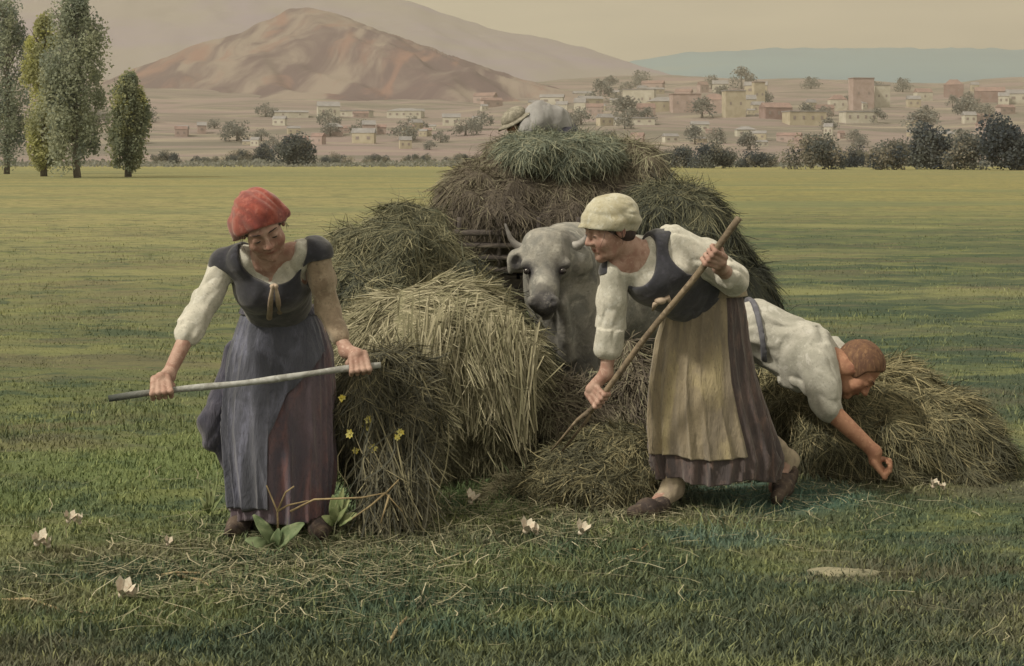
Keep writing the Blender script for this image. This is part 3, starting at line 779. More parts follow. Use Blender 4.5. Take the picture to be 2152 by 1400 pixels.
hay('hay_bundle', 'golden bundle of long hay arching over in front of the ox', 'hay bundle', s, m_hay_gold, 35, 58320, L=0.190, W=0.0045, lump=.075, lscale=3.4, vox=.02, flow=bundle_flow,
    tint=lambda p: np.clip(.58 + .95 * np.clip(p[:, 2] - bz, -.42, .12) + .30 * fbm(p * [5, 5, 2.2], 79, 3), 0.02, 1), rand=.34, lift=.2, core=.4, extra=hanging, curl=.6)  # stalks tinted lighter upwards, light from above put into their colour

# dark sheaf with yellow flowers hanging under the pole
s = SDF()
for q in [(790, 880, 7.15, 72, 115, .2), (830, 800, 7.25, 62, 60, .2), (850, 960, 7.1, 42, 120, .18), (760, 830, 7.1, 42, 60, .16), (865, 880, 7.2, 40, 100, .18)]:
    c, rr = E(*q); s.ell(c, rr, k=.08)
def fringe(r):
    o = []
    for i in range(620):
        a = P(r.normal(820, 42), r.uniform(860, 1020), 7.0 + r.normal() * .06)
        e = P(r.normal(828, 48), r.uniform(1000, 1160), 6.8 + r.normal() * .08); e[2] = max(e[2], .01)
        m = (a + e) / 2 + np.array([r.normal() * .06, -.05 + r.normal() * .03, .0])
        t = np.linspace(0, 1, 5)[:, None]; q = a * (1 - t) ** 2 + 2 * m * t * (1 - t) + e * t ** 2
        sd = nrm(np.array([1, r.normal() * .5, r.normal() * .3])) * r.uniform(.0014, .0032)
        V = np.stack([q - sd, q + sd], 1).reshape(-1, 3); Q = np.array([[2 * j, 2 * j + 1, 2 * j + 3, 2 * j + 2] for j in range(4)])
        o.append((V, Q, float(np.clip(abs(r.normal(.28, .3)), 0, 1))))
    return o
sheaf = hay('hay_sheaf', 'dark sheaf with yellow flowers hanging beside the blue apron', 'sheaf', s, m_hay_dark, 36, 21870, L=0.106, W=0.0037, lump=.05, lscale=6, vox=.016,
    tint=lambda p: np.clip(.32 + .35 * fbm(p * 6, 81, 3), 0, 1), rand=.45, lift=.35, core=.12, extra=fringe)
m_yel = mat('yellow_petal', C(206, 182, 70, 1.1), C(220, 206, 120), scale=60)
def blossom(name, c, r0, m, parent=None, face=(0, -1, .2), n=7, seed=0, loc=None, up=.29):
    r = np.random.default_rng(seed); f = nrm(face); u = nrm(np.cross(f, [.1, .2, 1])); v = np.cross(f, u); g = Geo()
    for i in range(n):
        a = 6.283 * i / n + r.normal() * .15; dq = u * math.cos(a) + v * math.sin(a); sq = np.cross(f, dq)
        L = r0 * r.uniform(.8, 1.15); q = [c, c + dq * L * .5 + sq * L * .3 + f * L * up * .8, c + dq * L * (1.1 - up * .5) + f * L * up * 1.2, c + dq * L * .5 - sq * L * .3 + f * L * up * .8]
        g.add(q, [[0, 1, 2, 3]])
    g.ball(np.asarray(c) + f * r0 * .12, r0 * .25, 8, 6)
    return g.build(name, m, parent, loc=loc, attr=False)
for i, (px, py, rr) in enumerate([(718, 836, .02), (776, 882, .022), (770, 896, .024), (735, 912, .024), (784, 942, .025), (748, 948, .018), (835, 920, .018), (842, 908, .02)]):
    blossom('blossom', P(px, py, 6.86 + .02 * (i % 3)), rr, m_yel, sheaf, seed=i)

# raked hay at the right, behind the bending man
s = SDF()
for q in [(1820, 930, 8.35, 180, 150, .5), (1930, 940, 8.3, 130, 120, .45), (2010, 985, 8.25, 90, 80, .4), (1720, 940, 8.5, 140, 150, .45), (1650, 940, 8.6, 80, 150, .4), (1865, 840, 8.4, 80, 70, .35)]:
    c, rr = E(*q); s.ell(c, rr, k=.15)
hz_ = P(0, 850, 8.3)[2]
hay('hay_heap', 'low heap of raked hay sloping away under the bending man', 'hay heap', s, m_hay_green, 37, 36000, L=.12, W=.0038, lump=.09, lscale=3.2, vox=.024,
    flow=lambda p: np.array([.6, -.2, .3]), tint=lambda p: np.clip(.22 + .95 * (p[:, 2] - hz_ + .08) + .30 * fbm(p * 4, 83, 3), 0, 1), rand=.5, core=.2)  # tint rises with height: the sunlit top edge is coloured in
# cut grass in front of the fork
s = SDF()
for q in [(1270, 1010, 7.6, 105, 62, .32), (1325, 960, 7.75, 65, 55, .28), (1180, 1020, 7.6, 80, 34, .28), (1280, 950, 7.9, 70, 40, .25)]:
    c, rr = E(*q); s.ell(c, rr, k=.12)
hay('grass_heap', 'small green heap of cut grass at the tip of the wooden fork', 'grass heap', s, m_hay_green, 38, 21870, L=0.090, W=0.0037, lump=.06, lscale=4.5, vox=.02,
    flow=lambda p: np.array([-.5, -.4, .5]), tint=lambda p: np.clip(.16 + .34 * fbm(p * 6, 85, 3), 0, 1), rand=.5, core=.2)
# swath of cut stalks trailing towards the flowers
s = SDF()
for a, bq in [((1180, 945), (1110, 1000)), ((1110, 1000), (1020, 1060)), ((1180, 1010), (1110, 1050))]:
    A, B = GP(*a), GP(*bq); s.cap(A + [0, 0, .01], B + [0, 0, .01], .05, .035, k=.05)
hay('swath', 'pale swath of cut stalks trailing from the grass heap', 'swath', s, m_hay_gold, 39, 5346, L=0.085, W=0.0043, lump=.02, lscale=8, vox=.014,
    flow=lambda p: np.array([-.9, -.6, .6]), rand=.4, tint=lambda p: .62 + .3 * fbm(p * 7, 3, 2), lift=.4)
# mixed hay lying between ox and fork
s = SDF()
for q in [(1175, 900, 8.5, 75, 90, .3), (1262, 890, 8.55, 70, 80, .3), (1340, 850, 8.6, 75, 120, .3)]:
    c, rr = E(*q); s.ell(c, rr, k=.12)
hay('fodder_heap', 'brown olive heap of fodder under the chest of the ox', 'fodder heap', s, m_hay_brown, 40, 19440, L=0.138, W=0.0048, lump=.07, lscale=4, vox=.024, tint=lambda p: np.clip(.38 + .34 * fbm(p * [5, 5, 2], 87, 3), 0, 1), flow=lambda p: np.array([.3, 0, .1]), rand=.3, core=.12)

s = SDF()
for q in [(880, 830, 8.75, 200, 200, .4), (1060, 820, 8.8, 90, 130, .3), (780, 770, 8.7, 110, 165, .4), (960, 650, 9.1, 90, 95, .35)]:
    c, rr = E(*q); s.ell(c, rr, k=.2)
hay('loose_heap', 'darker olive mass of hay between the golden bundle and the grey haycock', 'hay', s, m_hay_olive, 41, 16000, L=.17, W=.006, lump=.10, lscale=2.9, vox=.026, tint=lambda p: np.clip(.38 + .34 * fbm(p * 3, 93, 3), 0, 1), rand=.7, core=.25, flow=lambda p: np.array([.3, -.2, .2]))
# loose stalks strewn over the grass
r = np.random.default_rng(90); n = 2800
cx = np.r_[r.normal(-.85, .5, 1300), r.normal(.15, .4, 900), r.normal(1.3, .5, 300), r.uniform(-2.2, 1.8, 300)]; cy = np.r_[r.normal(6.2, .36, 1300), r.normal(7.2, .4, 900), r.normal(7.6, .3, 300), r.uniform(5.2, 8.2, 300)]
a = r.uniform(0, 6.28, n); p = np.c_[cx, cy, np.full(n, .012) + r.random(n) * .035 + bumpy(cx, cy)]
dv = np.c_[np.cos(a), np.sin(a) * .7, r.normal(size=n) * .18]; sdv = np.c_[-np.sin(a), np.cos(a), 0 * a]; L = r.uniform(.05, .22, n)[:, None]; w = r.uniform(.0012, .0028, n)[:, None]
VV = []
for t in (0, .5, 1): q = p + dv * L * (t - .5) + sdv * L * .12 * math.sin(t * 3.14); VV += [q - sdv * w, q + sdv * w]
V = np.stack(VV, 1).reshape(-1, 3); b0 = np.arange(n)[:, None] * 6
tag(mk('loose_hay', V, np.concatenate([b0 + [0, 1, 3, 2], b0 + [2, 3, 5, 4]]), m_hay_gold, loc=(0, 0, 0), attr={'tint': np.repeat(np.clip(r.normal(.5, .3, n), 0, 1), 6)}), kind='stuff', label='loose hay stalks strewn over the grass')

# ------------------------------------------------------------------ the cart under the load
m_wood = mat('weathered_wood', C(88, 78, 64), C(68, 60, 50), C(116, 104, 84), scale=5, stretch=(.3, 2, 2), bump=.4, bscale=40)  # darkened: shade under the load is put into the wood colour
m_iron = mat('dark_iron', C(66, 62, 58), C(80, 70, 60), scale=9, rough=.6)
cd = 14.0
cg = np.array([P(1165, 0, cd)[0], cd + .3, -.26])
cart = empty('hay_cart', cg); tag(cart, 'wooden ox cart carrying the big hay load', 'cart')
g = Geo(); g.box(cg + [0, 0, .86], 1.5, 2.6, .08)
for i in range(7): g.box(cg + [-.65 + i * .217, 0, .915], .19, 2.56, .03)
for yy in (-1.28, 0, 1.25): g.box(cg + [0, yy, .78], 1.6, .1, .08)
g.build('bed', m_wood, cart, smooth=False)
for sx in (-1, 1):
    g = Geo()
    for k, zz in enumerate((.98, 1.14, 1.30)):
        g.tube([cg + [sx * (.8 + .10 * k), -1.5, zz], cg + [sx * (.8 + .10 * k), 1.4, zz]], .03, 8)
    for yy in np.linspace(-1.3, 1.25, 7): g.tube([cg + [sx * .74, yy, .82], cg + [sx * 1.03, yy, 1.36]], .022, 6)
    g.build('side_ladder', m_wood, cart)
g = Geo()
for k in range(4): g.tube([cg + [-.95, -1.5 - .03 * k, 1.0 + .1 * k], cg + [.95, -1.5 - .03 * k, .98 + .1 * k]], .026, 8)
for xx in np.linspace(-.8, .8, 6): g.tube([cg + [xx, -1.46, .84], cg + [xx, -1.62, 1.42]], .02, 6)
g.build('front_rack', m_wood, cart)
g = Geo(); g.tube([cg + [-.9, .1, .55], cg + [.9, .1, .55]], .05, 8); g.box(cg + [0, .1, .68], 1.1, .14, .2); g.build('axle', m_wood, cart)
for sx in (-1, 1):
    wc = cg + [sx * .9, .1, .55]
    g = Geo(); th = np.linspace(0, 2 * np.pi, 41)
    g.tube(np.c_[np.full(41, wc[0]), wc[1] + .5 * np.cos(th), wc[2] + .5 * np.sin(th)], .04, 8)
    w = g.build('wheel', m_wood, cart)
    g = Geo(); g.tube(np.c_[np.full(41, wc[0]), wc[1] + .54 * np.cos(th), wc[2] + .54 * np.sin(th)], .018, 6); g.build('rim', m_iron, w)
    g = Geo(); g.tube([wc - [.12, 0, 0], wc + [.12, 0, 0]], .08, 12); g.build('hub', m_wood, w)
    g = Geo()
    for k in range(10): g.tube([wc, wc + [0, .49 * math.cos(k * .628), .49 * math.sin(k * .628)]], .022, 6)
    g.build('spokes', m_wood, w)
g = Geo(); tip = P(1225, 610, 9.9); g.tube([cg + [.05, -1.2, .8], cg + [.08, -2.4, .82], tip], [.055, .05, .04], 9); g.build('shaft', m_wood, cart)

# ------------------------------------------------------------------ the ox
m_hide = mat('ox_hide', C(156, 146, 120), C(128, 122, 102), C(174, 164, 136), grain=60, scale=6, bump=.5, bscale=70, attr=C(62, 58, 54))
m_horn = mat('horn', C(178, 168, 142), C(140, 130, 110), scale=9, rough=.5, attr=C(58, 52, 46))
m_eye = mat('dark_eye', C(40, 34, 30), rough=.12, spec=.6)
s = SDF()
D = 9.0
hp = lambda px, py, dd=0: P(1146 + (px - 1150) * (.88 if px < 1215 else 1), py, D + dd)
poll, muz = hp(1150, 515, .12), hp(1148, 632, -.10)
s.ell(hp(1148, 535, .1), (.138, .14, .11), k=.05)                    # forehead
s.cap(hp(1150, 545, .08), hp(1148, 608, -.05), .112, .078, k=.06)
s.cap(hp(1148, 606, -.07), hp(1147, 634, -.09), .080, .076, k=.04)
s.ell(hp(1146, 640, -.135), (.080, .050, .052), k=.03)
for sx in (-1, 1): s.ell(hp(1146 + sx * 24, 633, -.165), (.034, .03, .036), k=.02)
s.ell(hp(1146, 662, -.06), (.05, .06, .03), k=.03)                   # chin
for sx in (-1, 1):
    s.ell(hp(1150 + sx * 47, 556, .0), (.035, .03, .03), k=.03)       # brow
    s.ell(hp(1149 + sx * 44, 569, -.045), (.022, .02, .02), k=.015, sub=True)
    s.ell(hp(1146 + sx * 23, 634, -.20), (.016, .022, .011), k=.01, sub=True)
s.ell(hp(1150, 505, .12), (.12, .10, .07), k=.06)                   # poll tuft
# ears
s.cap(hp(1104, 530, .12), hp(1084, 546, .08), .034, .056, k=.03); s.cap(hp(1084, 546, .08), hp(1066, 572, .09), .056, .014, k=.03)
s.cap(hp(1200, 528, .16), hp(1222, 545, .18), .03, .04, k=.03); s.cap(hp(1222, 545, .18), hp(1240, 556, .2), .04, .012, k=.03)
s.ell(hp(1081, 552, .02), (.034, .03, .048), k=.015, sub=True)
# neck, dewlap, body going back and to the right
bdir = nrm([.62, .78, 0])
nk = hp(1180, 545, .3)
wth = hp(1205, 560, .65); wth[2] = .98
s.cap(nk, wth, .19, .27, k=.12)
s.cap(hp(1185, 620, .3), hp(1205, 720, .5), .12, .17, k=.10)
for i_, (xa, xb) in enumerate(((1205, 1190), (1222, 1212), (1240, 1236))): s.cap(hp(xa, 560, .30), hp(xb, 800, .44), .035, .06, k=.035)
s.cap(hp(1228, 560, .3), hp(1222, 800, .48), .07, .09, k=.06)        # folds of the dewlap
s.cap(hp(1192, 640, .15), hp(1200, 750, .3), .035, .05, k=.05)
bd = [wth + bdir * t for t in (0.1, .6, 1.1, 1.5)]
for i, (rr, zz) in enumerate(((.33, .80), (.36, .76), (.34, .80), (.29, .86))):
    bd[i][2] = zz
for i in range(3): s.cap(bd[i], bd[i + 1], (.33, .36, .34)[i], (.36, .34, .29)[i], k=.1)
perp = np.array([bdir[1], -bdir[0], 0])
for (base, sg, f) in ((bd[0], 1, 1), (bd[0], -1, 1), (bd[3], 1, 0), (bd[3], -1, 0)):
    a = base + perp * sg * .17; a[2] = .66
    if f:
        kn = a + bdir * -.02; kn[2] = .34; ft = kn.copy(); ft[2] = .06
        s.cap(a, kn, .115, .062, k=.08); s.cap(kn, ft, .055, .045, k=.03); s.cap(ft, ft + [0, 0, -.04], .055, .062, k=.02)
    else:
        kn = a - bdir * .10; kn[2] = .52; hk = a + bdir * .12; hk[2] = .36; ft = a + bdir * .06; ft[2] = .06
        s.cap(a, kn, .17, .12, k=.08); s.cap(kn, hk, .10, .06, k=.05); s.cap(hk, ft, .055, .045, k=.03); s.cap(ft, ft + [0, 0, -.04], .055, .062, k=.02)
tl = bd[3] + bdir * .28; s.cap(tl + [0, 0, .1], tl + bdir * .06 - [0, 0, .5], .03, .02, k=.03); s.cap(tl + bdir * .06 - [0, 0, .5], tl + bdir * .06 - [0, 0, .62], .04, .02, k=.03)
V, Q = s.mesh(.012, lambda p: .008 * fbm(p * 12, 3, 3) + .004 * fbm(p * [40, 40, 20], 6, 2))
def near(V, c, r0, r1): return 1 - np.clip((np.linalg.norm((V - c), axis=1) - r0) / (r1 - r0), 0, 1)
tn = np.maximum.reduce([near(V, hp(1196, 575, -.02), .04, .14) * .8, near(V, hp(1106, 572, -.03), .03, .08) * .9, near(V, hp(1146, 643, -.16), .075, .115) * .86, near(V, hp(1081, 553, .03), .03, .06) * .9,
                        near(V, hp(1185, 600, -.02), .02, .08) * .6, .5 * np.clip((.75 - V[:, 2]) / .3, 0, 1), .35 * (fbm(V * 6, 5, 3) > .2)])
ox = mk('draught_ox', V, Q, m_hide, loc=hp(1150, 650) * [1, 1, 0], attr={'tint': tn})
tag(ox, 'pale grey ox facing us between the hay bundle and the woman in cream cap', 'ox')
def horn(pts, rad):
    g = Geo(); t = np.linspace(0, 1, 12); q = np.array(pts); k = np.linspace(0, 1, len(q))
    pp = np.c_[[np.interp(t, k, q[:, i]) for i in range(3)]].T
    for _ in range(2): pp[1:-1] = (pp[:-2] + 2 * pp[1:-1] + pp[2:]) / 4
    g.tube(pp, np.interp(t, [0, 1], rad), 10, tint=.5); g.a[-1] = np.r_[np.repeat(t ** 2 * .8, 10), 0, .8]
    g.build('horn', m_horn, ox)
horn([hp(1108, 522, .12), hp(1085, 520, .10), hp(1066, 502, .08), hp(1054, 470, .08)], (.034, .006))
horn([hp(1195, 520, .14), hp(1222, 516, .12), hp(1238, 498, .12), hp(1248, 468, .12)], (.034, .006))
for sx in (-1, 1):
    g = Geo(); g.ball(hp(1149 + sx * 43, 570, -.03), .02); g.build('eye', m_eye, ox, attr=False)
# yoke rope under the muzzle
g = Geo(); q = [hp(1118, 588, -.02), hp(1122, 622, -.10), hp(1112, 640, -.10), hp(1138, 668, -.12), hp(1147, 690, -.1)]
g.tube(q, .009, 8); m_rope = mat('pale_rope', C(196, 188, 160), C(160, 150, 120), scale=60)
tag(g.build('halter_rope', m_rope, attr=False), 'pale halter rope hanging under the muzzle of the ox', 'rope')
# ------------------------------------------------------------------ people
m_skin = mat('skin', C(190, 152, 120, .85), C(168, 126, 98, .85), C(204, 166, 132, .85), scale=16, rough=.6, spec=.3, attr=C(150, 84, 66, .85))
m_skin_tan = mat('tanned_skin', C(178, 128, 90, .9), C(156, 108, 76, .9), C(190, 140, 100, .9), scale=16, rough=.6, spec=.3, attr=C(140, 80, 60, .85))
m_hair = mat('dark_hair', C(58, 48, 42), C(76, 62, 50), scale=30, rough=.7, stretch=(1, 6, 1))
m_linen = mat('white_linen', C(200, 188, 154), C(184, 174, 142), C(208, 198, 166), scale=9, rough=.95, sheen=.2, bump=.35, bscale=26, bdist=.012, grain=95)
m_shaded_linen = mat('shaded_linen', C(156, 134, 100), C(136, 114, 84), C(172, 150, 114), scale=9, rough=.95, sheen=.2, bump=.35, bscale=26, bdist=.012, grain=95)  # darker linen for one sleeve, its shade put into the colour
m_vest = mat('navy_wool', C(48, 47, 48), C(40, 40, 41), C(66, 63, 64), scale=10, rough=.95, sheen=.3, bump=.3, bscale=30, grain=95)
m_red = mat('red_cotton', C(150, 68, 48), C(122, 56, 46), C(168, 96, 74), scale=12, rough=.85, sheen=.3, bump=.3, bscale=20, grain=95)
m_cap = mat('cream_cotton', C(184, 172, 132), C(164, 150, 108), C(196, 186, 150), scale=12, rough=.9, sheen=.3, bump=.3, bscale=22, grain=95)
m_blue = mat('blue_grey_cotton', C(88, 86, 85), C(70, 69, 68), C(118, 115, 116), scale=3.2, s2=4.5, stretch=(2.2, 2.2, .6), rough=.95, sheen=.2, bump=.75, bscale=7, bdist=.03, grain=95)
m_brown = mat('brown_red_wool', C(100, 84, 80), C(84, 75, 74), C(126, 90, 78), scale=4, s2=5, stretch=(1.8, 1.8, .7), rough=.95, sheen=.2, bump=.75, bscale=7, bdist=.03, grain=95)
m_slate = mat('slate_wool', C(74, 70, 72), C(60, 58, 62), C(92, 86, 86), scale=5, stretch=(2, 2, .6), rough=.95, sheen=.2, bump=.75, bscale=7, bdist=.03, grain=95)
m_apron = mat('ochre_apron', C(152, 134, 98), C(122, 108, 82), C(172, 152, 104), scale=3.2, s2=4.2, stretch=(2.0, 2.0, .55), rough=.95, sheen=.2, bump=.75, bscale=8, bdist=.03, grain=95)
m_bskirt = mat('brown_skirt', C(96, 80, 68), C(78, 68, 60), C(120, 96, 78), scale=5, stretch=(2.2, 2.2, .6), rough=.95, sheen=.2, bump=.75, bscale=7, bdist=.03, grain=95)
m_shirt = mat('grey_white_shirt', C(182, 172, 142), C(160, 152, 124), C(194, 184, 154), scale=7, rough=.95, sheen=.2, bump=.35, bscale=22, bdist=.012, grain=95)
m_trouser = mat('olive_trousers', C(84, 80, 64), C(66, 64, 54), scale=8, rough=.95, bump=.3, bscale=24, grain=95)
m_clog = mat('clog_wood', C(92, 76, 58), C(64, 54, 46), C(120, 104, 80), scale=14, rough=.7, bump=.3)
m_stock = mat('beige_stocking', C(176, 156, 118), C(152, 134, 104), scale=14, rough=.95, bump=.4, bscale=40)
m_straw = mat('straw_hat', C(158, 146, 116), C(130, 120, 94), scale=30, rough=.95, bump=.5, bscale=90)
m_strap = mat('grey_strap', C(112, 108, 100), C(96, 92, 86), scale=20, rough=.9)
m_lace = mat('beige_ribbon', C(186, 162, 126), C(160, 136, 104), scale=20, rough=.9)

class Head:
    def __init__(s, c, f, u, k=1.0):
        s.c = np.asarray(c, float); s.f = nrm(f); u = np.asarray(u, float); s.u = nrm(u - s.f * (u @ s.f)); s.r = np.cross(s.f, s.u); s.k = k
        s.R = np.array([s.r, s.f, s.u])
    def __call__(s, x, y, z): return s.c + s.k * (s.r * x + s.f * y + s.u * z)
    def loc(s, P_): return ((P_ - s.c) @ s.R.T) / s.k
    def body(s, d):
        k, R = s.k, s.R; e = lambda c, r, kk=.02, sub=False: d.ell(s(*c), np.array(r) * k, R, k=kk * k, sub=sub); q = lambda a, b, ra, rb, kk=.012: d.cap(s(*a), s(*b), ra * k, rb * k, k=kk * k)
        e((0, -.012, .035), (.074, .092, .086)); e((0, .028, -.035), (.058, .062, .078), .03)
        q((-.03, .045, -.085), (.03, .045, -.085), .022, .022, .03); q((0, .072, -.098), (0, .070, -.102), .018, .017, .02)
        for sx in (-1, 1):
            q((sx * .014, .084, .026), (sx * .046, .066, .024), .011, .010, .016)
            e((sx * .034, .100, .004), (.020, .018, .014), .012, True)
            e((sx * .032, .074, .004), (.0155, .0155, .0135), .006)
            e((sx * .040, .058, -.032), (.026, .024, .026), .03)
            e((sx * .076, -.008, -.004), (.010, .020, .031), .008); e((sx * .086, -.002, -.002), (.006, .010, .018), .004, True)
            q((sx * .011, .100, -.030), (sx * .012, .096, -.031), .0085, .0085, .008)
        q((0, .088, .012), (0, .109, -.026), .0075, .0108, .010)
        q((-.020, .080, -.056), (0, .090, -.0545), .0055, .0075, .006); q((.020, .080, -.056), (0, .090, -.0545), .0055, .0075, .006)
        q((-.016, .080, -.067), (.016, .080, -.067), .0075, .0075, .008)
        e((0, .096, -.0610), (.024, .012, .0022), .003, True)
        return d
    def tint(s, V):
        L = s.loc(V); t = np.zeros(len(V))
        lip = np.exp(-((L[:, 0] / .024) ** 2 + ((L[:, 2] + .061) / .0095) ** 2)) * (L[:, 1] > .06); t = np.maximum(t, lip * .9)
        for sx in (-1, 1):
            t = np.maximum(t, .38 * np.exp(-(((L[:, 0] - sx * .042) / .022) ** 2 + ((L[:, 2] + .034) / .02) ** 2)) * (L[:, 1] > .03))
            t = np.maximum(t, .5 * np.exp(-(((np.abs(L[:, 0]) - .08) / .02) ** 2 + (L[:, 2] / .03) ** 2 + ((L[:, 1] + .01) / .025) ** 2)))
        return np.maximum(t, .35 * np.exp(-((L[:, 0] / .016) ** 2 + ((L[:, 2] + .024) / .016) ** 2)) * (L[:, 1] > .09))
    def eyes(s, par, lids=True):
        """iris between lowered lids, lashes and brow"""
        for sx in (-1, 1):
            g = Geo(); g.ball(s(sx * .032, .0855, -.001), np.array([.0105, .0055, .0042]) * s.k, 12, 8, s.R); g.build('eye', m_eye, par, attr=False)
        for sx in (-1, 1):
            g = Geo(); x = np.linspace(.012, .050, 8)
            g.tube([s(sx * v, .093 - 9 * (v - .02) ** 2 * (1 if v > .02 else 0) - .5 * max(0, v - .035), .0265 + .006 * math.sin((v - .012) / .038 * 2.6)) for v in x], np.array([.0016, .0026, .0028, .0028, .0024, .002, .0016, .001]) * s.k, 6)
            g.build('eyebrow', m_hair, par, attr=False)
    def hair(s, par, ymax=.035, m=None, zmin=-.075, infl=.008, stray=14):
        d = SDF(); d.ell(s(0, -.014, .035), np.array([.074 + infl, .092 + infl, .086 + infl]) * s.k, s.R, k=.02); d.ell(s(0, -.05, -.035), np.array([.064, .052, .05]) * s.k, s.R, k=.03)
        def cut(p):
            L = s.loc(p); return s.k * np.maximum(L[:, 1] - ymax - .55 * np.clip(L[:, 2] - .03, 0, .06), zmin - L[:, 2])
        V, Q = d.mesh(.005, lambda p: .004 * fbm(s.loc(p) * [40, 12, 40], 3, 3), cut)
        g = Geo(); g.add(V, Q); r_ = np.random.default_rng(5)
        for i in range(stray):
            sx = -1 if i % 2 else 1; y0 = r_.uniform(-.06, ymax + .02); z0 = r_.uniform(.0, .045)
            a0 = s(sx * .076, y0, z0); b0 = s(sx * (.080 + r_.uniform(0, .012)), y0 + r_.normal() * .02, z0 - r_.uniform(.03, .075)); m0 = (a0 + b0) / 2 + s.r * sx * .010
            g.tube([a0, m0, b0], np.array([.0010, .0009, .0005]) * s.k, 5)
        return g.build('hair', m or m_hair, par, attr=False)
def grip(s, G_, A, Dv, r, wrist, side=1, k=1.08, td=1):
    """a hand closed round a shaft: palm on one side, four fingers curling over, thumb coming back under"""
    A = nrm(A); Dv = np.asarray(Dv, float); Dv = nrm(Dv - A * (A @ Dv)); N = np.cross(A, Dv) * side
    s.cap(wrist, G_ - Dv * .045 * k + N * (r + .015), .027 * k, .023 * k, k=.02)
    for i in range(4):
        o = (i - 1.5) * .0222 * k; ln = (1.0, 1.08, 1.02, .86)[i if td < 0 else 3 - i]
        K = G_ + A * o + Dv * .026 * k + N * (r + .016); B = G_ + A * o * .72 - Dv * .045 * k + N * (r + .016)
        s.cap(B, K, .0135 * k, .0104 * k, k=.0045); s.ell(K + N * .003, .0112 * k, k=.004)
        pr, R0 = K, .0098
        for ph, rr in ((58, .0093), (112, .0088), (165, .0082), (205 * ln, .0074)):
            a = math.radians(ph); q = G_ + A * o + (N * math.cos(a) + Dv * math.sin(a)) * (r + .0085 + (.006 if ph < 60 else 0))
            s.cap(pr, q, R0 * k, rr * k, k=.0035); pr, R0 = q, rr
    T0 = G_ - Dv * .036 * k + N * (r + .008) + A * td * .022; T1 = G_ + A * td * .040 * k - Dv * (r + .014); T2 = G_ + A * td * .034 * k - N * (r + .011) - Dv * .004
    s.cap(T0, T1, .0145 * k, .0112 * k, k=.01); s.cap(T1, T2, .0108 * k, .0088 * k, k=.004)
def limb(s, pts, rad, k=.03):
    for i in range(len(pts) - 1): s.cap(pts[i], pts[i + 1], rad[i], rad[i + 1], k=k)
def torso(s, hips, waist, chest, neck, sl, sr, i=0, bust=.054, kk=.045, w=1.0, pelvis=True, sh=.043):
    ax = nrm(sr - sl); up = nrm(neck - waist); fw = nrm(np.cross(up, ax)); fw = fw * (-1 if fw[1] > 0 else 1)
    if pelvis:
        s.cap(hips - ax * .07, hips + ax * .07, .115 + i, .115 + i, k=kk)
        for q in (-1, 1): s.cap(hips + ax * q * .06, waist + ax * q * .045 * w, .11 + i, .085 * w + i, k=kk)
    for q in (-1, 1):
        s.cap(waist + ax * q * .045 * w, chest + ax * q * .054, .085 * w + i, .088 * w + i, k=kk)
        s.cap(chest + ax * q * .054, (neck + (sr if q > 0 else sl)) / 2, .088 * w + i, sh + .004 + i, k=kk)
        if bust: s.ell(chest + ax * q * .054 + fw * .055, bust + i, k=kk)
    s.cap(sl, sr, sh + i, sh + i, k=kk)
    return ax, up, fw
def wrinkle(amp, sc, seed, segs=None):
    """folds: shallow creases that run along each limb of segs, else downwards"""
    def f(p):
        ax = np.tile([.15, 0., .99], (len(p), 1))
        if segs is not None:
            best = np.full(len(p), 1e9)
            for a, b in segs:
                ab = b - a; t = np.clip((p - a) @ ab / (ab @ ab), 0, 1); d = np.linalg.norm(p - a - t[:, None] * ab, axis=1)
                k = d < best; best[k] = d[k]; ax[k] = nrm(ab)
        al = np.sum(p * ax, 1, keepdims=True)
        q = (p - ax * al * .74) * sc + .45 * np.stack([vnoise(p * 8, 1), vnoise(p * 8, 2), vnoise(p * 8, 3)], 1)
        n = fbm(q, seed, 2)
        return amp * (1 - 2.6 * np.abs(n)) * .8 - amp * .2
    return f
def shoe(name, heel, toe, par, m=None, r=.042):
    heel, toe = np.asarray(heel, float), np.asarray(toe, float); d = nrm(toe - heel); s = SDF()
    s.cap(heel, heel + (toe - heel) * .55, r * .95, r * 1.1, k=.03); s.cap(heel + (toe - heel) * .55, toe + [0, 0, .004], r * 1.1, r * .62, k=.03)
    s.cap(toe, toe + d * .03 + [0, 0, .018], r * .55, r * .2, k=.03)
    s.ell(heel + d * .045 + [0, 0, .052], (.036, .036, .032), k=.012, sub=True)
    s.cap(heel + [0, 0, -.03], heel + [0, 0, -.02], r * .8, r * .8, k=.01)
    V, Q = s.mesh(.005); return mk(name, V, Q, m or m_clog, par)

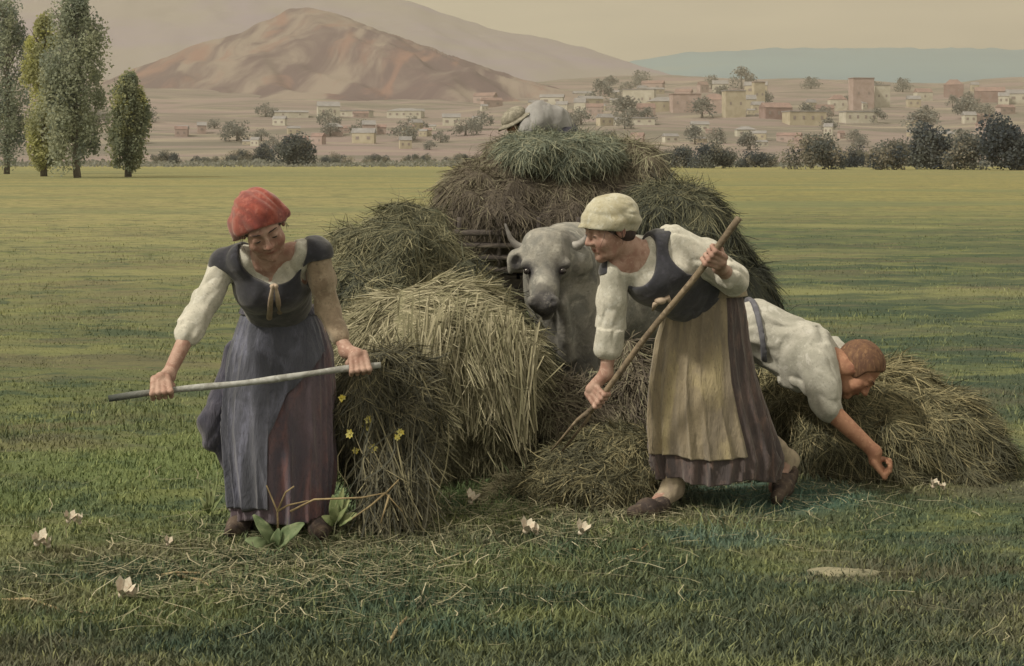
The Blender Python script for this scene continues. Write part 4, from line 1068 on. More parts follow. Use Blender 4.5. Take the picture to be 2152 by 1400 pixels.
class Skirt:
    """cloth hanging in folds: rings given as (left px, right px, row, centre distance, half depth)"""
    def __init__(s, rings, folds, amp, seed):
        s.rg = np.array(rings, float); s.amp, s.seed, s.n = amp, seed, folds
        r = np.random.default_rng(seed); s.ph = r.random(8) * 6.28; s.fr = np.array([folds, folds * 1.62, folds * .55, folds * 2.4]); s.w = np.array([1, .6, .7, .3])
    def at(s, th, v, off=0):
        k = np.linspace(0, 1, len(s.rg)); col = lambda i: np.interp(v, k, s.rg[:, i])
        xl, xr, py, d, hd = (col(i) for i in range(5))
        X = ((xl + xr) / 2 - CX) / F * d; rx = (xr - xl) / 2 / F * d; Z = H - (py - HY) / F * (d - hd * .85)
        a = 0
        for i in range(4): a = a + s.w[i] * np.sin(s.fr[i] * th + s.ph[i] + .9 * np.sin(2.2 * v + s.ph[i + 4]))
        a = 1 - 1.9 * np.abs(np.clip(a / 1.9, -1, 1)) ** .62
        rad = 1 + s.amp * a * (.15 + .85 * v ** 1.3)
        sg = .9
        cx, sy = np.cos(th), np.sin(th)
        return np.stack([X + (rx * rad + off) * np.sign(cx) * np.abs(cx) ** sg, d + (hd * rad + off) * np.sign(sy) * np.abs(sy) ** sg, Z + 0 * th], -1)
    def build(s, name, m, par, n=220, rows=90, v0=0, v1=1, a0=None, a1=None, off=0, hem=.0, loc=None, tuck=.012, wave=0):
        full = a0 is None
        v = np.linspace(v0, v1, rows)
        if full: T, Vv = np.meshgrid(np.linspace(0, 2 * np.pi, n, endpoint=False), v)
        else:
            e = a1(v) if callable(a1) else np.full(rows, a1)
            T = a0 + (e - a0)[:, None] * np.linspace(0, 1, n); Vv = np.tile(v[:, None], (1, n))
        A = s.at(T, Vv, off)
        B = s.at(T, Vv, off - tuck)[::-1]
        if hem:
            A[..., 2] += hem * np.sin(T * s.n * .5 + 1) * ((Vv - v0) / (v1 - v0)) ** 6; B[..., 2] += hem * np.sin(T * s.n * .5 + 1) * ((Vv[::-1] - v0) / (v1 - v0)) ** 6
        G_ = np.concatenate([A, B], 0); R_, Cn = G_.shape[:2]
        i = np.arange(R_ * Cn).reshape(R_, Cn)
        j = np.concatenate([i, i[:, :1]], 1) if full else i
        Q = [np.stack([j[:-1, :-1], j[1:, :-1], j[1:, 1:], j[:-1, 1:]], -1).reshape(-1, 4)]
        Q.append(np.stack([j[-1, :-1], j[0, :-1], j[0, 1:], j[-1, 1:]], -1))
        if not full:
            for c in (0, Cn - 1):
                h = R_ // 2; a = i[:h, c]; b = i[::-1][:h, c]; q = np.stack([a[:-1], a[1:], b[1:], b[:-1]], -1); Q.append(q if c else q[:, ::-1])
        return mk(name, G_.reshape(-1, 3), np.concatenate(Q), m, par, loc)

def fork_line(A, B, px):
    t = np.linspace(0, 1, 400); q = A + (B - A) * t[:, None]; x = CX + q[:, 0] / q[:, 1] * F
    return q[np.argmin(np.abs(x - px))]

# ---------------- woman in the red scarf
hips, waist, chest, neck = P(596, 712, 6.95), P(586, 650, 6.86), P(572, 590, 6.66), P(562, 536, 6.55)
sr, sl = P(474, 556, 6.62), P(664, 532, 6.58)              # her right shoulder is at our left
er, wr = P(402, 688, 6.50), P(352, 792, 6.36)
el, wl = P(690, 650, 6.62), P(728, 738, 6.50)
sa, sb = P(228, 838, 6.24), P(800, 768, 6.46)
gr, gl = fork_line(sa, sb, 340), fork_line(sa, sb, 756)
hd = Head(P(551, 476, 6.42), (.30, -.80, -.50), (-.24, -.4, .9), 1.10)
s = SDF(); hd.body(s)
torso(s, hips, waist, chest, neck, sl, sr)
s.cap(neck + [0, .02, -.02], hd(0, -.025, -.06), .062, .055, k=.03)
limb(s, [sr, er, wr], [.044, .036, .026]); limb(s, [sl, el, wl], [.044, .036, .026])
st = nrm(sb - sa)
grip(s, gr, st, gr - wr + [0, 0, -.02], .014, wr, -1, td=1); grip(s, gl, st, gl - wl + [0, 0, -.03], .014, wl, -1, td=-1)
base1 = P(590, 0, 6.88); base1[2] = 0
f1, f2 = P(518, 0, 6.93), P(668, 0, 6.90)
for q, ft in ((-.09, f1), (.09, f2)):
    kn = hips + [q, -.04, 0]; kn[2] = .47; an = np.array([ft[0], ft[1], .09])
    limb(s, [hips + [q, 0, -.05], kn, an, an * [1, 1, .5] + [0, -.1, -.005]], [.10, .062, .04, .034])
V, Q = s.mesh(.005)
w1 = mk('person', V, Q, m_skin, loc=base1, attr={'tint': hd.tint(V)})
tag(w1, 'woman in red headscarf and navy bodice pulling a pole with both hands', 'person')
hd.eyes(w1); hd.hair(w1, ymax=.045, stray=6)
# headscarf
s = SDF(); k = hd.k
s.ell(hd(0, -.016, .042), np.array([.094, .112, .104]) * k, hd.R, k=.02); s.ell(hd(.02, -.07, .0), np.array([.080, .068, .085]) * k, hd.R, k=.05)
s.cap(hd(.07, -.055, -.01), hd(.098, -.08, -.085), .055, .034, k=.05); s.cap(hd(.0, -.1, -.04), hd(.01, -.13, -.10), .045, .018, k=.04)
s.cap(hd(-.08, .02, .03), hd(.08, .02, .03), .02, .02, k=.05)
V, Q = s.mesh(.005, lambda p: .009 * (1 - 2.6 * np.abs(fbm(hd.loc(p) * [24, 6, 8] + hd.loc(p)[:, [1]] * [10, 0, 0] + hd.loc(p)[:, [2]] * [-8, 0, 0], 19, 2))) - .003, lambda p: (lambda L: hd.k * np.maximum(.62 * L[:, 1] - .78 * L[:, 2] - .012, -.14 - L[:, 2]))(hd.loc(p)))
mk('headscarf', V, Q, m_red, w1)
# blouse with rolled sleeves
s = SDF(); torso(s, hips, waist, chest, neck, sl, sr, .013, pelvis=False, w=.86)
e2 = er + (wr - er) * .08
limb(s, [sr, (sr + er) / 2 + [0, .01, -.01], e2], [.054, .056, .048], .03); s.cap(er + (sr - er) * .16, er + (wr - er) * .16, .054, .051, k=.02); s.cap(er, er + (wr - er) * .10, .060, .057, k=.015)
s.ell(P(567, 512, 6.48), (.108, .16, .098), k=.015, sub=True)
V, Q = s.mesh(.0055, wrinkle(.010, 20, 5, [(sr, er), (er, wr), (neck, waist)])); mk('blouse', V, Q, m_linen, w1)
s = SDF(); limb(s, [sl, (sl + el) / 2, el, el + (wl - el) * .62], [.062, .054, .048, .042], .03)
V, Q = s.mesh(.0055, wrinkle(.008, 20, 6, [(sl, el), (el, wl)])); o = mk('sleeve', V, Q, m_shaded_linen, w1); o['label'] = 'long sleeve with shade put into its tan linen'
# frill of the collar
def frill(ctr, R, rx, rz, par, m, n=150, w=.034, waves=19, a0=0.0, a1=6.283):
    th = np.linspace(a0, a1, n); rows = []
    for j, t in enumerate(np.linspace(0, 1, 6)):
        q = np.stack([np.cos(th) * (rx + w * t), -.012 * np.sin(t * 3.1) - .007 * t * np.sin(th * waves) - .012, np.sin(th) * (rz + w * t * (1 + .12 * np.sin(th * waves + 1)))], -1)
        rows.append(ctr + q @ R)
    rows += [r_ + np.array([0, .008, 0]) for r_ in rows[::-1]]
    V = np.concatenate(rows); i = np.arange(len(V)).reshape(len(rows), n)
    i = np.concatenate([i, i[:1]], 0)
    Q = np.stack([i[:-1, :-1], i[:-1, 1:], i[1:, 1:], i[1:, :-1]], -1).reshape(-1, 4)
    return mk('collar', V, Q, m, par)
fu = nrm(neck - chest); 
# bodice
s = SDF(); torso(s, hips, waist, chest, neck, sl, sr, .030, pelvis=False, kk=.04, w=.90)
s.cap(sr + (sl - sr) * .02 + [0, 0, .01], sr + (sl - sr) * .2, .050, .054, k=.03); s.cap(sl + (sr - sl) * .02 + [0, 0, .01], sl + (sr - sl) * .2, .050, .054, k=.03)
s.ell(P(567, 516, 6.46), (.148, .26, .178), k=.012, sub=True)
s.cap(P(575, 600, 6.35), P(577, 668, 6.5), .022, .03, k=.01, sub=True)
for a, b in ((sr, er), (sl, el)):
    s.ell(a + (b - a) * .38, (.085, .10, .085), k=.015, sub=True)
V, Q = s.mesh(.0055, wrinkle(.004, 12, 8), lambda p: (P(0, 690, 6.8)[2] - .01 + .03 * np.abs(p[:, 0] - waist[0]) / .1) - p[:, 2])
mk('bodice', V, Q, m_vest, w1)
g = Geo(); fx = 6.86 - .175
g.tube([P(573, 600, 6.42), P(569, 630, 6.51), P(566, 668, 6.65)], [.006, .011, .013], 8); g.tube([P(579, 600, 6.42), P(584, 630, 6.51), P(588, 656, 6.64)], [.006, .011, .012], 8); g.ball(P(576, 602, 6.435), (.018, .012, .012))
g.build('ribbon', m_lace, w1, attr=False)
sk = Skirt([(518, 660, 648, 6.90, .11), (504, 680, 690, 6.92, .14), (486, 698, 750, 6.92, .17), (472, 702, 830, 6.92, .19), (468, 702, 900, 6.92, .20), (474, 701, 970, 6.92, .205), (484, 698, 1040, 6.92, .205), (490, 695, 1098, 6.92, .20)], 9, .12, 4)
sk.build('skirt', m_brown, w1, hem=.012)
sk.build('apron', m_blue, w1, a0=math.radians(192), a1=lambda v: np.radians(np.interp(v, [0, .25, .42, .6, 1], [338, 332, 282, 268, 264])), v0=.0, v1=.93, off=.012, n=130, hem=.01, tuck=.006)
sk.build('apron_band', m_slate, w1, v0=0, v1=.05, off=.02, tuck=.01, rows=8)
s = SDF(); s.cap(P(455, 862, 6.86), P(428, 882, 6.84), .05, .022, k=.04); s.cap(P(450, 905, 6.88), P(436, 932, 6.86), .05, .03, k=.04); s.cap(P(492, 740, 6.92), P(452, 890, 6.88), .045, .06, k=.05); s.cap(P(452, 890, 6.9), P(492, 1010, 6.9), .055, .03, k=.05)
V, Q = s.mesh(.007, wrinkle(.014, 11, 9)); mk('tucked_overskirt', V, Q, m_slate, w1)
for ft, dx in ((f1, -.03), (f2, .04)): shoe('clog', [ft[0], ft[1] - .02, .045], [ft[0] + dx, ft[1] - .20, .04], w1)
# pole
g = Geo(); t = np.linspace(0, 1, 30); q = sa + (sb - sa) * t[:, None]; q[:, 2] += .004 * np.sin(t * 9); g.tube(q, .0135 + .0015 * np.sin(t * 23), 10, tint=np.r_[np.repeat(np.clip(1 - t * 4.2, 0, 1), 10), 1, 0])
m_pole = mat('pale_pole', C(172, 166, 142), C(140, 134, 112), C(186, 180, 156), scale=14, rough=.8, bump=.3, attr=C(62, 64, 52))
tag(g.build('wooden_pole', m_pole), 'pale straight pole held level across the blue apron', 'pole')

# ---------------- woman in the cream cap with the fork
hips, waist, chest, neck = P(1492, 700, 7.40), P(1468, 628, 7.30), P(1388, 572, 7.14), P(1345, 528, 7.08)
sr, sl = P(1290, 572, 7.08), P(1412, 508, 7.14)
er, wr = P(1284, 690, 7.10), P(1274, 785, 7.10)
fa, fb = P(1553, 460, 6.80), P(1238, 866, 7.12)
g1, g2 = fork_line(fa, fb, 1494), fork_line(fa, fb, 1262)
el, wl = P(1542, 588, 7.18), P(1512, 562, 6.98)
hd = Head(P(1281, 480, 7.04), (-.86, -.38, -.30), (-.12, -.12, .97), 1.14)
s = SDF(); hd.body(s)
ax, up, fw = torso(s, hips, waist, chest, neck, sl, sr)
s.cap(neck + [0, .02, -.02], hd(0, -.03, -.06), .066, .055, k=.03)
limb(s, [sr, er, wr], [.044, .038, .028]); limb(s, [sl, el, wl], [.046, .040, .029])
fd = nrm(fb - fa)
grip(s, g1, fd, g1 - wl + np.array([-.02, 0, .05]), .014, wl, -1, td=-1); grip(s, g2, fd, g2 - wr, .014, wr, 1, td=1)
a1, a2 = P(1412, 1045, 7.31), P(1650, 985, 7.62); a1[2] = .10; a2[2] = .17
kn1, kn2 = P(1445, 870, 7.33), P(1560, 880, 7.4); kn1[2] = .48; kn2[2] = .42
limb(s, [hips + [-.08, 0, -.05], kn1, a1, a1 + [-.09, -.09, -.06]], [.10, .062, .04, .034]); limb(s, [hips + [.08, .02, -.05], kn2, a2, a2 + [-.06, -.08, -.11]], [.10, .062, .042, .034])
V, Q = s.mesh(.005)
base2 = P(1470, 0, 7.4); base2[2] = 0
w2 = mk('person', V, Q, m_skin, loc=base2, attr={'tint': hd.tint(V)})
tag(w2, 'woman in cream cap and ochre apron bending left with a wooden fork', 'person')
hd.eyes(w2); hd.hair(w2, ymax=.04)
s = SDF(); k = hd.k
s.ell(hd(0, -.012, .046), np.array([.092, .112, .094]) * k, hd.R, k=.02); s.ell(hd(0, -.075, .02), np.array([.078, .062, .075]) * k, hd.R, k=.04)
s.cap(hd(0, .075, .045), hd(0, .112, .042), .05, .02, k=.05); s.cap(hd(-.05, .06, .045), hd(-.085, .0, .025), .026, .02, k=.04); s.cap(hd(.05, .06, .045), hd(.085, .0, .025), .026, .02, k=.04)
for q in ((.055, -.105, .035), (.045, -.125, .010), (.03, -.128, .05)): s.ell(hd(*q), .017 * k, k=.014)
V, Q = s.mesh(.005, lambda p: .005 * (1 - 2 * np.abs(fbm(hd.loc(p) * [7, 13, 7], 15, 2))) - .002 + .006 * (1 - 2.6 * np.abs(fbm(hd.loc(p) * [7, 7, 26] + hd.loc(p)[:, [1]] * [0, 0, -9], 23, 2))), lambda p: (lambda L: hd.k * (.36 * L[:, 1] - .93 * L[:, 2] - .004))(hd.loc(p)))
mk('cap', V, Q, m_cap, w2)
# blouse
s = SDF(); torso(s, hips, waist, chest, neck, sl, sr, .012, pelvis=False)
limb(s, [sr, (sr + er) / 2, er, er + (wr - er) * .30], [.062, .068, .062, .056], .03); s.cap(er + (wr - er) * .18, er + (wr - er) * .44, .064, .062, k=.015)
m1 = (sl + el) / 2
limb(s, [sl + [.0, 0, .01], m1 + [0, 0, .012], el], [.072, .084, .070], .03); s.cap(el, el + (wl - el) * .36, .072, .066, k=.02)
s.ell(P(1322, 526, 7.0), (.098, .15, .105), k=.015, sub=True)
V, Q = s.mesh(.0055, wrinkle(.011, 19, 25, [(sr, er), (sl, el), (er, wr), (el, wl), (neck, waist)])); mk('blouse', V, Q, m_linen, w2)
s = SDF(); torso(s, hips, waist, chest, neck, sl, sr, .027, pelvis=False, kk=.045)
s.ell(P(1330, 532, 6.96), (.120, .22, .172), k=.012, sub=True)
s.ell(sl + (el - sl) * .28 + [0, -.03, .015], (.112, .16, .12), k=.012, sub=True); s.ell(sr + (er - sr) * .35 + [-.01, 0, 0], (.07, .12, .10), k=.015, sub=True)
V, Q = s.mesh(.0055, wrinkle(.005, 12, 28)); mk('bodice', V, Q, m_vest, w2)
g = Geo(); g.ball(P(1388, 632, 7.03), (.028, .02, .018)); g.tube([P(1388, 632, 7.03), P(1404, 626, 7.03), P(1410, 640, 7.05)], [.010, .014, .006], 8); g.tube([P(1388, 632, 7.03), P(1376, 640, 7.03), P(1372, 652, 7.06)], [.010, .012, .006], 8)
g.build('ribbon', m_lace, w2, attr=False)
sk = Skirt([(1420, 1556, 606, 7.34, .12), (1400, 1566, 660, 7.36, .155), (1382, 1572, 720, 7.38, .18), (1370, 1586, 800, 7.38, .195), (1366, 1606, 870, 7.38, .205), (1368, 1626, 930, 7.38, .21), (1374, 1638, 975, 7.38, .21), (1380, 1630, 1014, 7.38, .205)], 10, .12, 14)
sk.build('skirt', m_bskirt, w2, hem=.014)
sk.build('apron', m_apron, w2, a0=math.radians(184), a1=math.radians(291), v0=0, v1=.815, off=.014, n=150, hem=.008, tuck=.006)
sk.build('apron_band', m_apron, w2, v0=0, v1=.05, off=.022, tuck=.01, rows=8)
s = SDF(); limb(s, [kn1 * .35 + a1 * .65, a1, a1 + [-.05, -.05, -.04]], [.054, .048, .044]); V, Q = s.mesh(.006, wrinkle(.006, 20, 3)); mk('stocking', V, Q, m_stock, w2)
s = SDF(); limb(s, [kn2 * .45 + a2 * .55, a2 + [.01, .02, 0], a2 + [-.02, -.02, -.05]], [.062, .056, .046]); V, Q = s.mesh(.006, wrinkle(.006, 20, 4)); mk('stocking', V, Q, m_stock, w2)
c1, c2 = P(1392, 1080, 7.2), P(1332, 1095, 7.06); c1[2] = .05; c2[2] = .045; shoe('clog', c1, c2, w2)
c1, c2 = a2 + [.02, -.03, -.05], P(1632, 1060, 7.42); c2[2] = .035; shoe('clog', c1, c2, w2)
# wooden fork
g = Geo(); t = np.linspace(0, 1, 24); q = fa + (fb - fa) * t[:, None]; q += .004 * np.c_[np.sin(t * 7), 0 * t, np.cos(t * 11)]
g.tube(q, .015 - .002 * t, 10); ff = fork_line(fa, fb, 1242)
fork = g.build('wooden_fork', mat('brown_handle', C(136, 116, 84), C(108, 92, 68), C(158, 138, 102), scale=12, rough=.8, bump=.3), attr=False)
tag(fork, 'long wooden fork slanting across the woman in the cream cap', 'fork')
for dx in (-.016, .016):
    g = Geo(); tp = P(1170, 948, 7.25) + [dx * 1.6, 0, 0]; g.tube([ff, ff + (tp - ff) * .25 + [dx, 0, 0], tp], [.012, .008, .004], 8); g.build('prong', fork.data.materials[0], fork, attr=False)

# ---------------- bending man in the pale shirt
hips, waist, chest, neck = P(1520, 705, 8.05), P(1590, 690, 8.0), P(1690, 735, 7.92), P(1758, 765, 7.86)
sr, sl = P(1716, 762, 7.74), P(1745, 740, 8.12)          # near arm, far arm
er, wr = P(1740, 858, 7.70), P(1838, 950, 7.62)
hd = Head(P(1800, 778, 7.83), (.50, -.28, -.82), (.78, -.1, .42), 1.10)
s = SDF(); hd.body(s)
for q in (-1, 1):
    o = np.array([0, q * .065, 0]); s.cap(hips + o, waist + o, .112, .102, k=.05); s.cap(waist + o, chest + o, .102, .112, k=.05); s.cap(chest + o, neck + o * .8, .112, .065, k=.05)
s.cap(sr, sl, .06, .06, k=.05); s.cap(neck, hd(0, -.03, -.06), .065, .058, k=.03)
limb(s, [sr, er, wr], [.058, .049, .033]); hr = P(1862, 980, 7.60)
grip(s, hr, (.25, .9, .1), hr - wr, .014, wr, 1, k=1.15, td=1)
e2, w2_ = P(1775, 860, 8.2), P(1800, 930, 8.3); limb(s, [sl, e2, w2_], [.055, .047, .032]); grip(s, w2_ + [.03, 0, -.07], (.3, .9, .1), (.3, 0, -.8), .014, w2_, -1, k=1.1)
for q, fx in ((-.1, P(1500, 0, 7.95)), (.1, P(1552, 0, 8.15))):
    kn = (hips + fx) / 2 + np.array([.05, 0, 0]); kn[2] = .47; an = np.array([fx[0], fx[1], .09]); limb(s, [hips + [0, q, -.05], kn, an, an + [.12, -.02, -.045]], [.115, .068, .043, .036])
V, Q = s.mesh(.0055); base3 = P(1530, 0, 8.05); base3[2] = 0
man = mk('person', V, Q, m_skin_tan, loc=base3, attr={'tint': hd.tint(V)})
tag(man, 'man in pale shirt bending low and reaching into the raked hay', 'person')
hd.eyes(man); m_bh = mat('brown_hair', C(116, 84, 56), C(98, 70, 50), C(140, 104, 68), scale=30, stretch=(1, 1, .3), rough=.7, bump=.5, bscale=60); hd.hair(man, ymax=.035, m=m_bh, infl=.020, stray=0)
s = SDF()
for q in (-1, 1):
    o = np.array([0, q * .065, 0]); s.cap(hips + o + [-.02, 0, 0], waist + o, .13, .125, k=.05); s.cap(waist + o, chest + o, .125, .138, k=.05); s.cap(chest + o, neck + o * .6 + [-.03, 0, .0], .132, .08, k=.05)
s.cap(chest + [-.05, -.08, -.12], waist + [.05, -.06, -.06], .08, .08, k=.08)
limb(s, [sr, (sr + er) / 2, er + (wr - er) * .02], [.082, .08, .068], .05); s.cap(er + (sr - er) * .18, er, .077, .072, k=.015); limb(s, [sl, (sl + e2) / 2, e2], [.08, .08, .07], .05)
V, Q = s.mesh(.0065, wrinkle(.016, 13, 35, [(hips, chest), (sr, er)])); mk('shirt', V, Q, m_shirt, man)
s = SDF()
for q in (-1, 1):
    o = np.array([0, q * .065, 0]); s.cap(hips + o + [-.02, 0, 0], waist + o, .147, .143, k=.05); s.cap(waist + o, chest + o, .143, .155, k=.05)
bx = P(1592, 690, 7.9)
V, Q = s.mesh(.0065, None, lambda p: np.abs((p[:, 0] - bx[0]) + .15 * (p[:, 2] - bx[2])) - .013); mk('brace', V, Q, m_strap, man)
s = SDF(); s.cap(hips + [-.03, -.07, 0], hips + [-.03, .07, 0], .135, .135, k=.05)
for q, fx in ((-.1, P(1500, 0, 7.95)), (.1, P(1552, 0, 8.15))):
    kn = (hips + fx) / 2 + np.array([.05, 0, 0]); kn[2] = .47; limb(s, [hips + [-.02, q, -.03], kn, [fx[0], fx[1], .13]], [.14, .09, .07], .05)
V, Q = s.mesh(.007, wrinkle(.010, 10, 37)); mk('trousers', V, Q, m_trouser, man)
for fx in (P(1500, 0, 7.95), P(1552, 0, 8.15)): shoe('shoe', [fx[0], fx[1], .05], [fx[0] + .19, fx[1] - .03, .045], man, m_slate)

# ---------------- man on top of the load
hips, waist, chest, neck = P(1176, 280, 13.95), P(1160, 258, 13.92), P(1128, 250, 13.85), P(1106, 258, 13.8)
hd = Head(P(1090, 266, 13.75), (-.75, -.35, -.55), (-.55, -.1, .85), 1.1)
s = SDF(); hd.body(s)
for q in (-1, 1):
    o = np.array([.02, q * .065, 0]); s.cap(hips + o, waist + o, .13, .12, k=.05); s.cap(waist + o, chest + o, .12, .13, k=.05); s.cap(chest + o, neck + o * .8, .12, .07, k=.05)
sr, sl = P(1108, 270, 13.65), P(1114, 268, 14.0)
s.cap(sr, sl, .06, .06, k=.05); s.cap(neck, hd(0, -.03, -.06), .062, .055, k=.03)
er, wr = P(1096, 308, 13.6), P(1076, 332, 13.55); limb(s, [sr, er, wr], [.056, .048, .033]); hr = P(1066, 342, 13.5); grip(s, hr, (.2, .9, .2), hr - wr, .014, wr, 1)
e2, w2_ = P(1090, 298, 14.1), P(1072, 320, 14.05); limb(s, [sl, e2, w2_], [.056, .048, .033]); hr2 = P(1064, 330, 14.05); grip(s, hr2, (.2, .9, .2), hr2 - w2_, .014, w2_, -1)
for q in (-.1, .1):
    a = hips + [0, q, -.05]; kn = a + [-.03, -.05, -.40]; an = kn + [.06, .05, -.42]; limb(s, [a, kn, an, an + [-.14, 0, -.05]], [.115, .068, .043, .036])
V, Q = s.mesh(.007)
man2 = mk('person', V, Q, m_skin_tan, loc=hips * [1, 1, 0] + [0, 0, hips[2] - .92], attr={'tint': hd.tint(V)})
tag(man2, 'man in white shirt stooping in the hay on top of the cart load', 'person')
hd.eyes(man2); hd.hair(man2)
s = SDF()
for q in (-1, 1):
    o = np.array([.02, q * .07, 0]); s.cap(hips + o, waist + o, .14, .14, k=.05); s.cap(waist + o, chest + o, .14, .15, k=.05); s.cap(chest + o, neck + o * .6, .14, .08, k=.05)
limb(s, [sr, er, er + (wr - er) * .5], [.085, .075, .06], .05); limb(s, [sl, e2, e2 + (w2_ - e2) * .5], [.085, .075, .06], .05)
V, Q = s.mesh(.009, wrinkle(.014, 10, 55)); mk('shirt', V, Q, mat('dull_shirt', C(160, 152, 132), C(142, 134, 116), scale=6, bump=.3), man2)
s = SDF(); s.cap(hips + [.02, -.07, -.02], hips + [.02, .07, -.02], .15, .15, k=.05)
for q in (-.1, .1):
    a = hips + [0, q, -.03]; kn = a + [-.03, -.05, -.42]; an = kn + [.06, .05, -.36]; limb(s, [a, kn, an], [.135, .09, .07], .05)
V, Q = s.mesh(.009); mk('trousers', V, Q, m_slate, man2)
g = Geo(); g.ball(hd(0, -.01, .085), np.array([.098, .115, .075]) * 1.1, 24, 12, hd.R)
th = np.linspace(0, 6.2832, 41)
rim = [(hd(.0 + .135 * math.cos(a) * r_, -.01 + .165 * math.sin(a) * r_, .065 - .03 * abs(math.cos(a)) * r_ + dz)) for r_, dz in ((.5, 0), (1, .0), (1, .012), (.5, .02)) for a in th]
i = np.arange(164).reshape(4, 41); Q = np.stack([i[:-1, :-1], i[:-1, 1:], i[1:, 1:], i[1:, :-1]], -1).reshape(-1, 4); g.add(np.array(rim), Q)
g.build('hat', m_straw, man2, attr=False)

# ------------------------------------------------------------------ flowers, leaves, twigs, stalks in the grass
m_pink = mat('pale_petal', C(204, 190, 152), C(188, 166, 130), scale=50)
m_stem = mat('green_stem', C(108, 118, 74), C(84, 98, 60), scale=20)
FL = [(156, 1092, 'pair', .05, 'white flower in the grass left of the blue skirt, further from the view'), (90, 1140, 'pair', .055, 'white flower nearest the left edge of the grass'), (270, 1248, 'pair', .055, 'lowest of the white flowers at left, below the pole'),
      (988, 1052, 'one', .05, 'white flower at the end of the pale swath'), (1116, 1114, 'pair', .05, 'broad white flower below the grass heap'), (1220, 1118, 'one', .055, 'upright peach flower left of the front clog'), (1972, 1020, 'pair', .042, 'pale flower in the grass below the reaching hand'), (352, 1140, 'one', .03, 'tiny pale flower spike between the pole and the clog')]
for i, (px, py, kd, rr, lb) in enumerate(FL):
    base = GP(px, py + 26); c = P(px, py, base[1]); e = empty('meadow_flower', base); tag(e, lb, 'flower', 'pale flowers in the grass')
    g = Geo(); g.tube([base, (base + c) / 2 + [.006, 0, 0], c], [.004, .0035, .003], 6); g.build('stem', m_stem, e, attr=False)
    for j in range(2 if kd == 'pair' else 1): blossom('blossom', c + [(.026 * (j * 2 - 1) if kd == 'pair' else 0), 0, -.010 - .008 * j], rr * (.75 if j else 1.0), m_pink, e, face=(.3 - .6 * j, -.30, .9), n=6, seed=200 + i * 3 + j, up=.9)
m_leaf = mat('dock_leaf', C(112, 120, 76), C(92, 104, 64), C(134, 136, 90), scale=10, rough=.6, stretch=(1, 3, 1))
def leaf(name, a, b, w, bend, par, m):
    a, b = np.asarray(a, float), np.asarray(b, float); n, mm = 16, 7; ax = b - a; L = np.linalg.norm(ax); sd = nrm(np.cross(ax, [.05, -.75, .65])); up = nrm(np.cross(sd, ax))
    rows = []
    for t in np.linspace(0, 1, n):
        ww = w * math.sin(math.pi * min(1, t * .93 + .04)) ** .75
        for u in np.linspace(-1, 1, mm): rows.append(a + ax * t + sd * ww * u + up * (bend * math.sin(t * 3) + .22 * ww * u * u + .02 * L * math.sin(t * 19 + u * 3) * abs(u)))
    V = np.array(rows); V = np.r_[V, V - up * .003]; i = np.arange(n * mm).reshape(n, mm)
    Q = np.stack([i[:-1, :-1], i[:-1, 1:], i[1:, 1:], i[1:, :-1]], -1).reshape(-1, 4); o = n * mm
    rim = np.r_[i[0, :], i[1:, -1], i[-1, -2::-1], i[-2:0:-1, 0]]; r2 = np.roll(rim, -1)
    return mk(name, V, [np.r_[Q[:, ::-1], Q + o, np.stack([rim, r2, r2 + o, rim + o], 1)]], m, par)
e = empty('dock_plant', GP(575, 1160)); tag(e, 'broad leaved plant in front of the hem of the brown skirt', 'plant')
d0 = 6.52
for a, b, w in (((578, 1150), (532, 1082), .026), ((575, 1155), (640, 1100), .034), ((580, 1152), (586, 1110), .022), ((570, 1158), (515, 1135), .026)): leaf('leaf', P(*a, d0), P(*b, d0 - .03), w, .02, e, m_leaf)
g = Geo(); g.tube([GP(575, 1162), P(577, 1140, d0), P(580, 1120, d0)], .006, 6); g.build('stem', m_stem, e, attr=False)
e = empty('leafy_weed', GP(700, 1110)); tag(e, 'bright green weed growing between the skirt and the dark sheaf', 'plant')
m_gl = mat('bright_leaf', C(140, 142, 88), C(116, 124, 74), C(156, 154, 100), scale=12)
d0 = 6.78
for a, b, w in (((705, 1100), (700, 1040), .024), ((705, 1100), (735, 1050), .022), ((700, 1105), (676, 1085), .02), ((712, 1105), (752, 1080), .022), ((708, 1100), (722, 1025), .018)): leaf('leaf', P(*a, d0), P(*b, d0 - .02), w, .02, e, m_gl)
e = empty('leafy_weed', GP(440, 1085)); tag(e, 'pale green weed standing left of the brown skirt hem', 'plant'); d0 = GP(440, 1085)[1]
for a, b, w in (((440, 1080), (436, 1000), .012), ((442, 1080), (456, 1010), .014), ((444, 1082), (470, 1040), .012), ((438, 1080), (420, 1045), .010)): leaf('leaf', P(*a, d0), P(*b, d0 - .02), w, .02, e, m_gl)
m_twig = mat('dry_twig', C(172, 148, 100), C(142, 120, 80), scale=20, rough=.9)
def twig(lb, lines, d, grp=None, name='dry_twig', r=.005, cat='twig'):
    g = Geo()
    for ln in lines:
        q = []
        for i, p in enumerate(ln):
            if d is None: w = GP(*p); w[2] = .012 + .012 * (i % 2)
            else: w = P(p[0], p[1], d)
            q.append(w)
        g.tube(q, np.linspace(r, r * .55, len(q)), 7)
    return tag(g.build(name, m_twig, attr=False), lb, cat, grp)
twig('forked dry twig rising before the brown skirt', [[(585, 1150), (583, 1075), (560, 1020)], [(583, 1075), (600, 1035), (618, 1022)], [(583, 1075), (605, 1062), (650, 1052)]], 6.55)
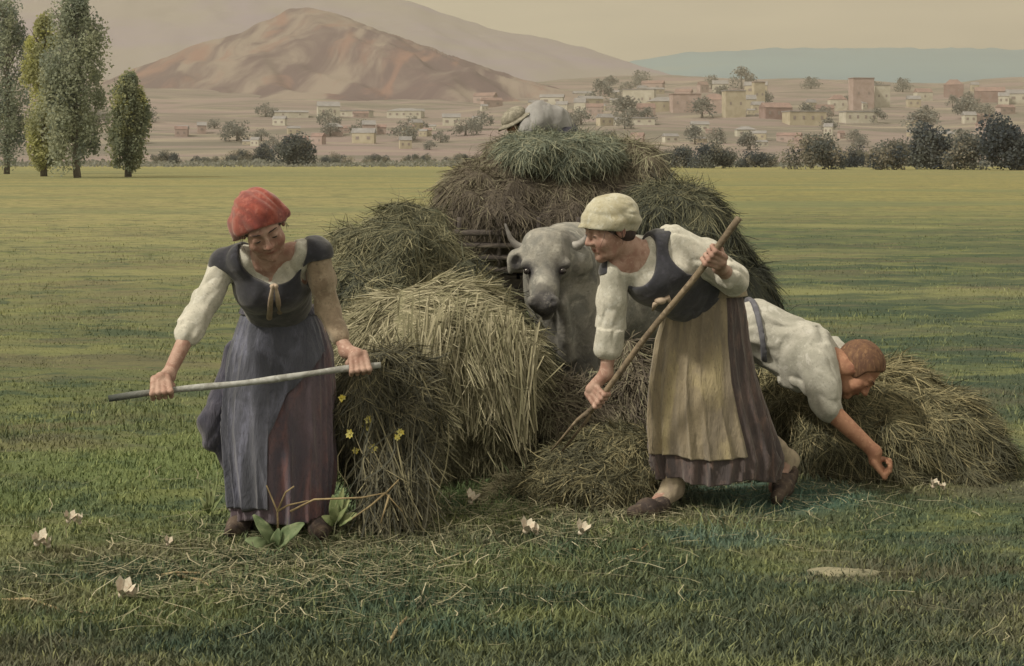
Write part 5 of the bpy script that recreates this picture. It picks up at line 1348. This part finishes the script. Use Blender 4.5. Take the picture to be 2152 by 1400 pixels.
twig('bent yellow twig reaching from the skirt to the dark sheaf', [[(610, 1075), (660, 1050), (760, 1046), (810, 1036), (845, 1075)], [(810, 1036), (780, 1062), (740, 1090)], [(812, 1036), (838, 1008)], [(818, 1040), (800, 1100)]], 6.62)
GS = 'dry stalks lying in the foreground grass'
twig('dry forked stalk lying left of centre in the front grass', [[(325, 1218), (370, 1216), (450, 1212), (498, 1204)], [(370, 1216), (420, 1232), (455, 1248), (520, 1240)]], None, GS, 'dry_stalk', .006, 'stalk')
twig('long dry stalk lying lowest in the left front grass', [[(280, 1300), (350, 1290), (440, 1278)]], None, GS, 'dry_stalk', .005, 'stalk')
twig('short stalk lying below the leaves of the broad plant', [[(575, 1165), (590, 1150), (612, 1128)]], None, GS, 'dry_stalk', .005, 'stalk')
twig('dry stalk at the far left of the front grass', [[(0, 1268), (60, 1272), (120, 1286), (200, 1304)]], None, GS, 'dry_stalk', .006, 'stalk')
twig('dry stalk right of the dark fringe of the sheaf', [[(905, 1200), (960, 1178), (1030, 1148)]], None, GS, 'dry_stalk', .005, 'stalk')
twig('stalk standing aslant in the lower middle grass', [[(818, 1358), (838, 1330), (855, 1305)]], None, GS, 'dry_stalk', .007, 'stalk')
twig('pale stalk lying right of the peach flower', [[(1290, 1168), (1330, 1166), (1378, 1168)], [(1340, 1166), (1360, 1156)]], None, GS, 'dry_stalk', .005, 'stalk')
# flat pale stone
s = SDF(); c = GP(1770, 1206); s.ell(c, (.115, .06, .016), k=.02); s.ell(c + [-.08, .01, 0], (.06, .035, .012), k=.03); s.ell(c + [.09, -.015, 0], (.05, .035, .011), k=.03)
V, Q = s.mesh(.005, lambda p: .006 * fbm(p * 22, 3, 3)); tag(mk('flat_stone', V, Q, mat('pale_stone', C(150, 138, 100), C(124, 116, 84), scale=18, bump=.5)), 'flat pale stone lying in the grass at lower right', 'stone')
tag(hz.build('haze', m_haze, loc=(0, 0, 0), attr=False, smooth=False), kind='stuff', label='warm pale summer haze over the valley')
